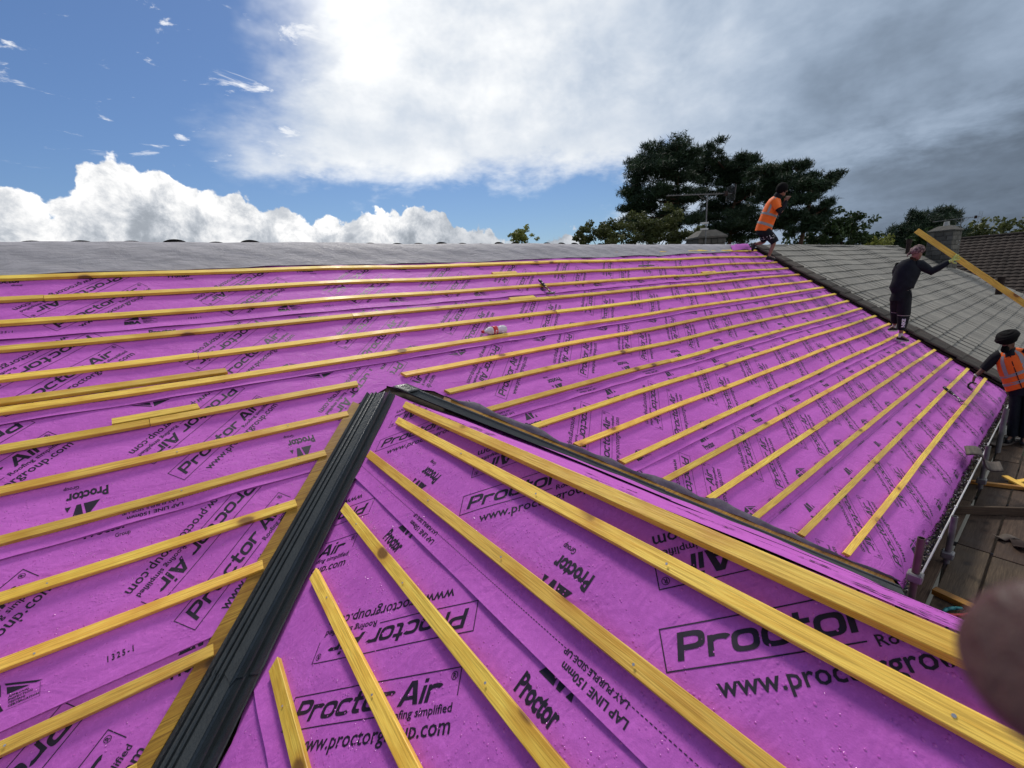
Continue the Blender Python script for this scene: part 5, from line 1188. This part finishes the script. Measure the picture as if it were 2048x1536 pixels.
# ---- the man climbing at the top of the verge, orange vest, shorts
F1 = onm(1540, 521, .03); p1 = person(F1, 'man in orange vest and patterned black shorts stepping over the verge near the ridge', .9)
J = dict(head=(.175, -.02, 1.555), neck=(.09, .0, 1.42), chest=(-.04, .0, 1.18), waist=(-.15, .0, .90), hip=(-.18, .0, .76), shl=(-.02, .17, 1.34), shr=(.02, -.17, 1.33), ell=(.18, .20, 1.10), wrl=(.25, .10, 1.32), elr=(.16, -.22, 1.05), wrr=(.27, -.10, 1.30), hil=(-.20, .10, .72), hir=(-.16, -.10, .70), knl=(-.15, .14, .46), knr=(.075, -.10, .43), anl=(-.40, .16, .42), anr=(-.035, -.08, .095), tol=(-.45, .16, .28), tor=(.11, -.08, .03))
body(J, (.95, .05, -.2), (.15, 0, 1), p1, 'skin_tan', {'r': ((.3, .25, .9), (.6, .3, 0), .1, .6), 'l': ((.2, -.3, .9), (.5, -.4, 0), .1, .6)})
VS = [(-.205, .0, .70, .20, .21), (-.19, 0, .80, .195, .215), (-.13, 0, .95, .19, .215), (-.075, 0, 1.10, .19, .215), (-.02, 0, 1.24, .185, .21), (.02, 0, 1.34, .155, .185), (.06, 0, 1.415, .10, .11)]
vt = loft('vest', VS, 'hivis', p1, 24, wob=.016)
band('reflective_band', VS, 1.15, 1.50, 'reflective', vt, 1.022, seg=24, wob=.016); band('reflective_band', VS, 2.55, 2.85, 'reflective', vt, 1.022, seg=24, wob=.016)
band('shoulder_band', VS, 2.8, 5.9, 'reflective', vt, 1.03, seg=3, arc=(-1.95, -1.65)); band('shoulder_band', VS, 2.8, 5.9, 'reflective', vt, 1.03, seg=3, arc=(1.65, 1.95))
for s in (1, -1):
    y_ = .17 * s; sl = loft('vest_sleeve', [(.0, y_ * .85, 1.33, .10, .10), (.05, y_ * 1.1, 1.24, .10, .095), (.10, y_ * 1.2, 1.14, .095, .09)], 'hivis', vt, 16, lat=(0, 1, 0), wob=.03)
    e_ = J['ell' if s > 0 else 'elr']; w_ = J['wrl' if s > 0 else 'wrr']; loft('sleeve', [(.05, y_ * 1.1, 1.24, .072, .07), (*e_, .066, .066), (*Vector(e_).lerp(Vector(w_), .5), .056, .056), (*w_, .044, .044)], 'black_cloth', vt, 14, lat=(0, 1, 0), wob=.03)
sh_ = loft('shorts', [(-.20, 0, .60, .17, .20), (-.185, 0, .70, .18, .205), (-.18, 0, .78, .175, .20)], 'black_cloth', p1, 20, wob=.01)
lgR = [(-.15, -.10, .68, .115, .125), (-.04, -.10, .56, .11, .12), (.06, -.10, .45, .10, .105), (.085, -.10, .40, .095, .10)]; lgL = [(-.19, .10, .68, .115, .12), (-.18, .12, .56, .105, .11), (-.15, .14, .47, .095, .10)]
for q in (lgR, lgL):
    a_ = loft('shorts_leg', q, 'black_cloth', sh_, 16, wob=.02)
    for k in range(26):
        i = random.uniform(.75, 1.6); q_ = lerp_rings(q[int(i)], q[min(int(i) + 1, len(q) - 1)], i - int(i)); an = random.uniform(-2.6, -.5)
        bm = bmesh.new(); bm_box(bm, -.009, .009, -.002, .002, -.006, .006); o = bm_obj('white_patch', bm, 'white_print', a_); o.location = (q_[0] + q_[3] * math.cos(an) * 1.02, q_[1] + q_[4] * math.sin(an) * 1.03, q_[2] + random.uniform(-.02, .02)); o.rotation_euler = (0, 0, an + 1.57)
shoe(p1, Vector(J['anl']) + Vector((.02, 0, -.02)), J['tol'], 'shoe_black'); shoe(p1, Vector(J['anr']) - Vector((0, 0, .05)), J['tor'], 'shoe_black')
bm = bmesh.new(); bmesh.ops.create_uvsphere(bm, u_segments=18, v_segments=12, radius=1, matrix=Matrix.Translation((.155, -.02, 1.60)) @ Matrix.Rotation(R(12), 4, 'Y') @ Matrix.Diagonal((.140, .122, .135, 1)))
for v in bm.verts:
    v.co += Vector((random.gauss(0, .004), random.gauss(0, .004), random.gauss(0, .004)))
    if v.co.x > .245 and v.co.z < 1.57: v.co.x = .245 - (v.co.x - .245) * .4
bm_obj('hair', bm, 'black_hair', p1, True); loft('hood', [(.05, 0, 1.40, .105, .12), (.075, 0, 1.45, .10, .11), (.11, -.01, 1.50, .095, .10)], 'black_cloth', p1, 16); eyes(J['head'], (.95, .05, -.2), (.15, 0, 1), p1)
# ---- the man in the turban on the scaffold, reaching over to the slope
F3 = Vector((9.85, .27, ZC + ZS + .035)); p3 = person(F3, 'man in black turban and orange vest bending from the scaffold to work at the verge', .74)
J = dict(head=(-.375, -.10, 1.535), neck=(-.34, -.02, 1.43), chest=(-.25, .0, 1.20), waist=(-.14, .02, 1.00), hip=(-.06, .02, .90), shl=(-.52, .0, 1.30), shr=(-.10, .0, 1.42), ell=(-.64, -.04, 1.10), wrl=(-.745, -.08, .985), elr=(.12, -.05, 1.22), wrr=(.22, -.16, 1.02), hil=(-.13, .02, .86), hir=(.05, .02, .86), knl=(-.10, -.03, .48), knr=(.08, -.02, .48), anl=(-.06, .0, .09), anr=(.09, .02, .09), tol=(-.12, -.16, .03), tor=(.10, -.15, .03))
body(J, (-.35, -.75, -.55), (-.25, -.3, .9), p3, 'skin_brown', {'l': ((-.1, -.1, -.9), (.8, .2, 0), .1, .75), 'r': ((.2, -.4, -.8), (-.6, .2, 0), .1, .5)})
VS = [(-.07, .0, .885, .235, .165), (-.11, 0, .96, .235, .165), (-.17, 0, 1.08, .235, .16), (-.235, -.01, 1.20, .235, .155), (-.29, -.01, 1.31, .225, .14), (-.325, -.01, 1.385, .17, .115), (-.34, -.015, 1.43, .09, .085)]
vt = loft('vest', VS, 'hivis', p3, 28, wob=.02, lat=(.9, 0, .35))
band('reflective_band', VS, .95, 1.30, 'reflective', vt, 1.022, seg=28, wob=.02, lat=(.9, 0, .35)); band('reflective_band', VS, 2.0, 2.35, 'reflective', vt, 1.022, seg=28, wob=.02, lat=(.9, 0, .35))
for c_ in (-2.15, -.98): band('shoulder_band', VS, 2.3, 5.6, 'reflective', vt, 1.03, seg=4, arc=(c_ - .14, c_ + .14), lat=(.9, 0, .35))
band('zip', VS, .05, 4.6, 'black_cloth', vt, 1.03, seg=2, arc=(-1.60, -1.54), lat=(.9, 0, .35)); loft('shirt_collar', [(-.30, -.06, 1.33, .10, .10), (-.335, -.04, 1.42, .085, .085), (-.35, -.05, 1.455, .07, .07)], 'black_cloth', p3, 16)
loft('sleeve', [(-.44, 0, 1.33, .095, .095), (-.53, -.01, 1.27, .09, .088), (-.60, -.03, 1.17, .082, .078), (-.645, -.04, 1.10, .075, .07)], 'black_cloth', p3, 16, lat=(0, 1, 0), wob=.03)
loft('sleeve', [(-.16, 0, 1.42, .095, .095), (-.02, -.02, 1.36, .09, .088), (.10, -.05, 1.24, .08, .078)], 'black_cloth', p3, 16, lat=(0, 1, 0), wob=.03)
tr = loft('trousers', [(-.05, .02, .76, .19, .15), (-.06, .02, .86, .20, .16), (-.07, .02, .93, .195, .155)], 'navy_cloth', p3, 20, wob=.012)
for s, h_, k_, a_ in ((-1, (-.13, .02, .84), (-.10, -.03, .48), (-.06, .0, .10)), (1, (.04, .02, .84), (.08, -.02, .48), (.09, .02, .10))):
    loft('trouser_leg', [lerp_rings((*h_, .112, .125), (*k_, .09, .098), k) for k in (0, .5, 1)] + [lerp_rings((*k_, .09, .098), (*a_, .085, .09), k) for k in (.5, 1)], 'navy_cloth', tr, 16, wob=.022)
for a_, t_ in ((J['anl'], J['tol']), (J['anr'], J['tor'])): shoe(p3, Vector(a_) - Vector((0, 0, .05)), t_, 'shoe_black')
# turban: wound cloth, broad and flat-topped
bm = bmesh.new(); up3 = Vector((-.22, -.30, .93)).normalized(); cT = Vector(J['head']) + up3 * .075; ax = up3.orthogonal().normalized(); ay = up3.cross(ax)
for (zz_, rr_, tr_) in ((-.010, .098, .044), (.026, .118, .056), (.060, .105, .052), (.085, .07, .04)):
    tw = Matrix.Rotation(random.uniform(-.16, .16), 3, ax); ring = []
    for i in range(24):
        a = 2 * math.pi * i / 24; cc = cT + tw @ (ax * math.cos(a) * rr_ * 1.04 + ay * math.sin(a) * rr_) + up3 * zz_; od = (tw @ (ax * math.cos(a) + ay * math.sin(a))).normalized()
        ring.append([bm.verts.new(cc + od * math.cos(b_) * tr_ + up3 * math.sin(b_) * tr_ * .8) for b_ in [2 * math.pi * j / 8 for j in range(8)]])
    for i in range(24):
        for j in range(8): bm.faces.new((ring[i][j], ring[(i + 1) % 24][j], ring[(i + 1) % 24][(j + 1) % 8], ring[i][(j + 1) % 8]))
bmesh.ops.create_uvsphere(bm, u_segments=16, v_segments=8, radius=1, matrix=Matrix.Translation(cT + up3 * .06) @ Matrix.Diagonal((.11, .11, .055, 1))); bm_obj('turban', bm, 'black_hair', p3, True)
bm = bmesh.new(); bmesh.ops.create_uvsphere(bm, u_segments=14, v_segments=10, radius=1, matrix=Matrix.Translation(Vector(J['head']) + Vector((-.02, -.05, -.085))) @ Matrix.Diagonal((.062, .058, .06, 1))); bm_obj('beard', bm, 'black_hair', p3, True); eyes(J['head'], (-.35, -.75, -.55), (-.25, -.3, .9), p3)
loft('wristband', [(-.728, -.073, 1.003, .036, .034), (-.740, -.078, .989, .036, .034)], 'sock_white', p3, 14)
# staple tool in his hand
hm = empty('hammer_tacker', F3); azq = math.atan2(F3.x, F3.y); hm.rotation_euler = (0, 0, -azq); hm.scale = (.74, 1, 1); tag(hm, 'black hammer tacker in the hand of the man in the turban', 'stapler')
bm = bmesh.new(); bm_path(bm, [(-.74, -.13, .90), (-.79, -.13, .88), (-.815, -.13, .84), (-.80, -.13, .80), (-.76, -.13, .785)], [.014, .016, .018, .018, .014], 8); bm_obj('handle', bm, 'black_rubber', hm, True)
bm = bmesh.new(); bm_box(bm, -.775, -.735, -.145, -.115, .76, .80, bev=.005); bm_obj('head', bm, 'steel', hm)
# ------------------------------------------------------------------ the photographer's own hand, one fingertip in front of the lens
def cs(x, y, z): return Vector((0, 0, ZC)) + CR * x + CU * y + CF * z                 # camera-side metres: right, up, forward
plain('skin_near', (.085, .046, .036), .45, .4, var=.12, sc=60, bump=.25, bsc=260)
ph = empty('photographer_hand', cs(.12, -.06, .02)); tag(ph, 'blurred brown fingertip intruding at the lower right corner, close to the lens', 'hand'); inv = Matrix.Translation(-cs(.12, -.06, .02))
def ck(px, py, z): return cs((px - 1024) / FPX * z, -(py - 768) / FPX * z, z)
Z1 = .046
P_ = {}; E_ = []
chain = lambda pre, pts_, root: [P_.__setitem__(f'{pre}{i}', (*(inv @ p), r_)) for i, (p, r_) in enumerate(pts_)] and E_.extend([(root, f'{pre}0')] + [(f'{pre}{i}', f'{pre}{i + 1}') for i in range(len(pts_) - 1)])
P_['palm'] = (*(inv @ cs(.125, -.060, .035)), .026, .016); P_['wrist'] = (*(inv @ cs(.165, -.105, .0)), .026, .020); P_['arm'] = (*(inv @ cs(.235, -.195, -.04)), .036, .034); P_['elbow'] = (*(inv @ cs(.33, -.32, -.08)), .044, .042); E_ += [('palm', 'wrist'), ('wrist', 'arm'), ('arm', 'elbow')]
chain('ix', [(cs(.104, -.042, .048), .0100), (cs(.083, -.036, .050), .0098), (ck(2190, 1352, Z1 + .001), .0103), (ck(2105, 1338, Z1), .0100), (ck(2052, 1316, Z1), .0078)], 'palm')
chain('md', [(cs(.108, -.060, .030), .0100), (cs(.098, -.064, .012), .0096), (cs(.092, -.062, -.006), .0088), (cs(.086, -.056, -.014), .0075)], 'palm')
chain('rg', [(cs(.112, -.076, .024), .0095), (cs(.104, -.082, .006), .0092), (cs(.098, -.080, -.010), .0084), (cs(.093, -.074, -.017), .0072)], 'palm')
chain('lt', [(cs(.120, -.090, .018), .0085), (cs(.114, -.097, .002), .0080), (cs(.109, -.097, -.010), .0072), (cs(.105, -.093, -.016), .0062)], 'palm')
chain('th', [(cs(.128, -.035, .018), .0115), (cs(.118, -.015, .008), .0110), (cs(.106, .000, .004), .0098), (cs(.098, .008, .003), .0082)], 'palm')
skin('hand', P_, E_, 'palm', 'skin_near', ph, 3)
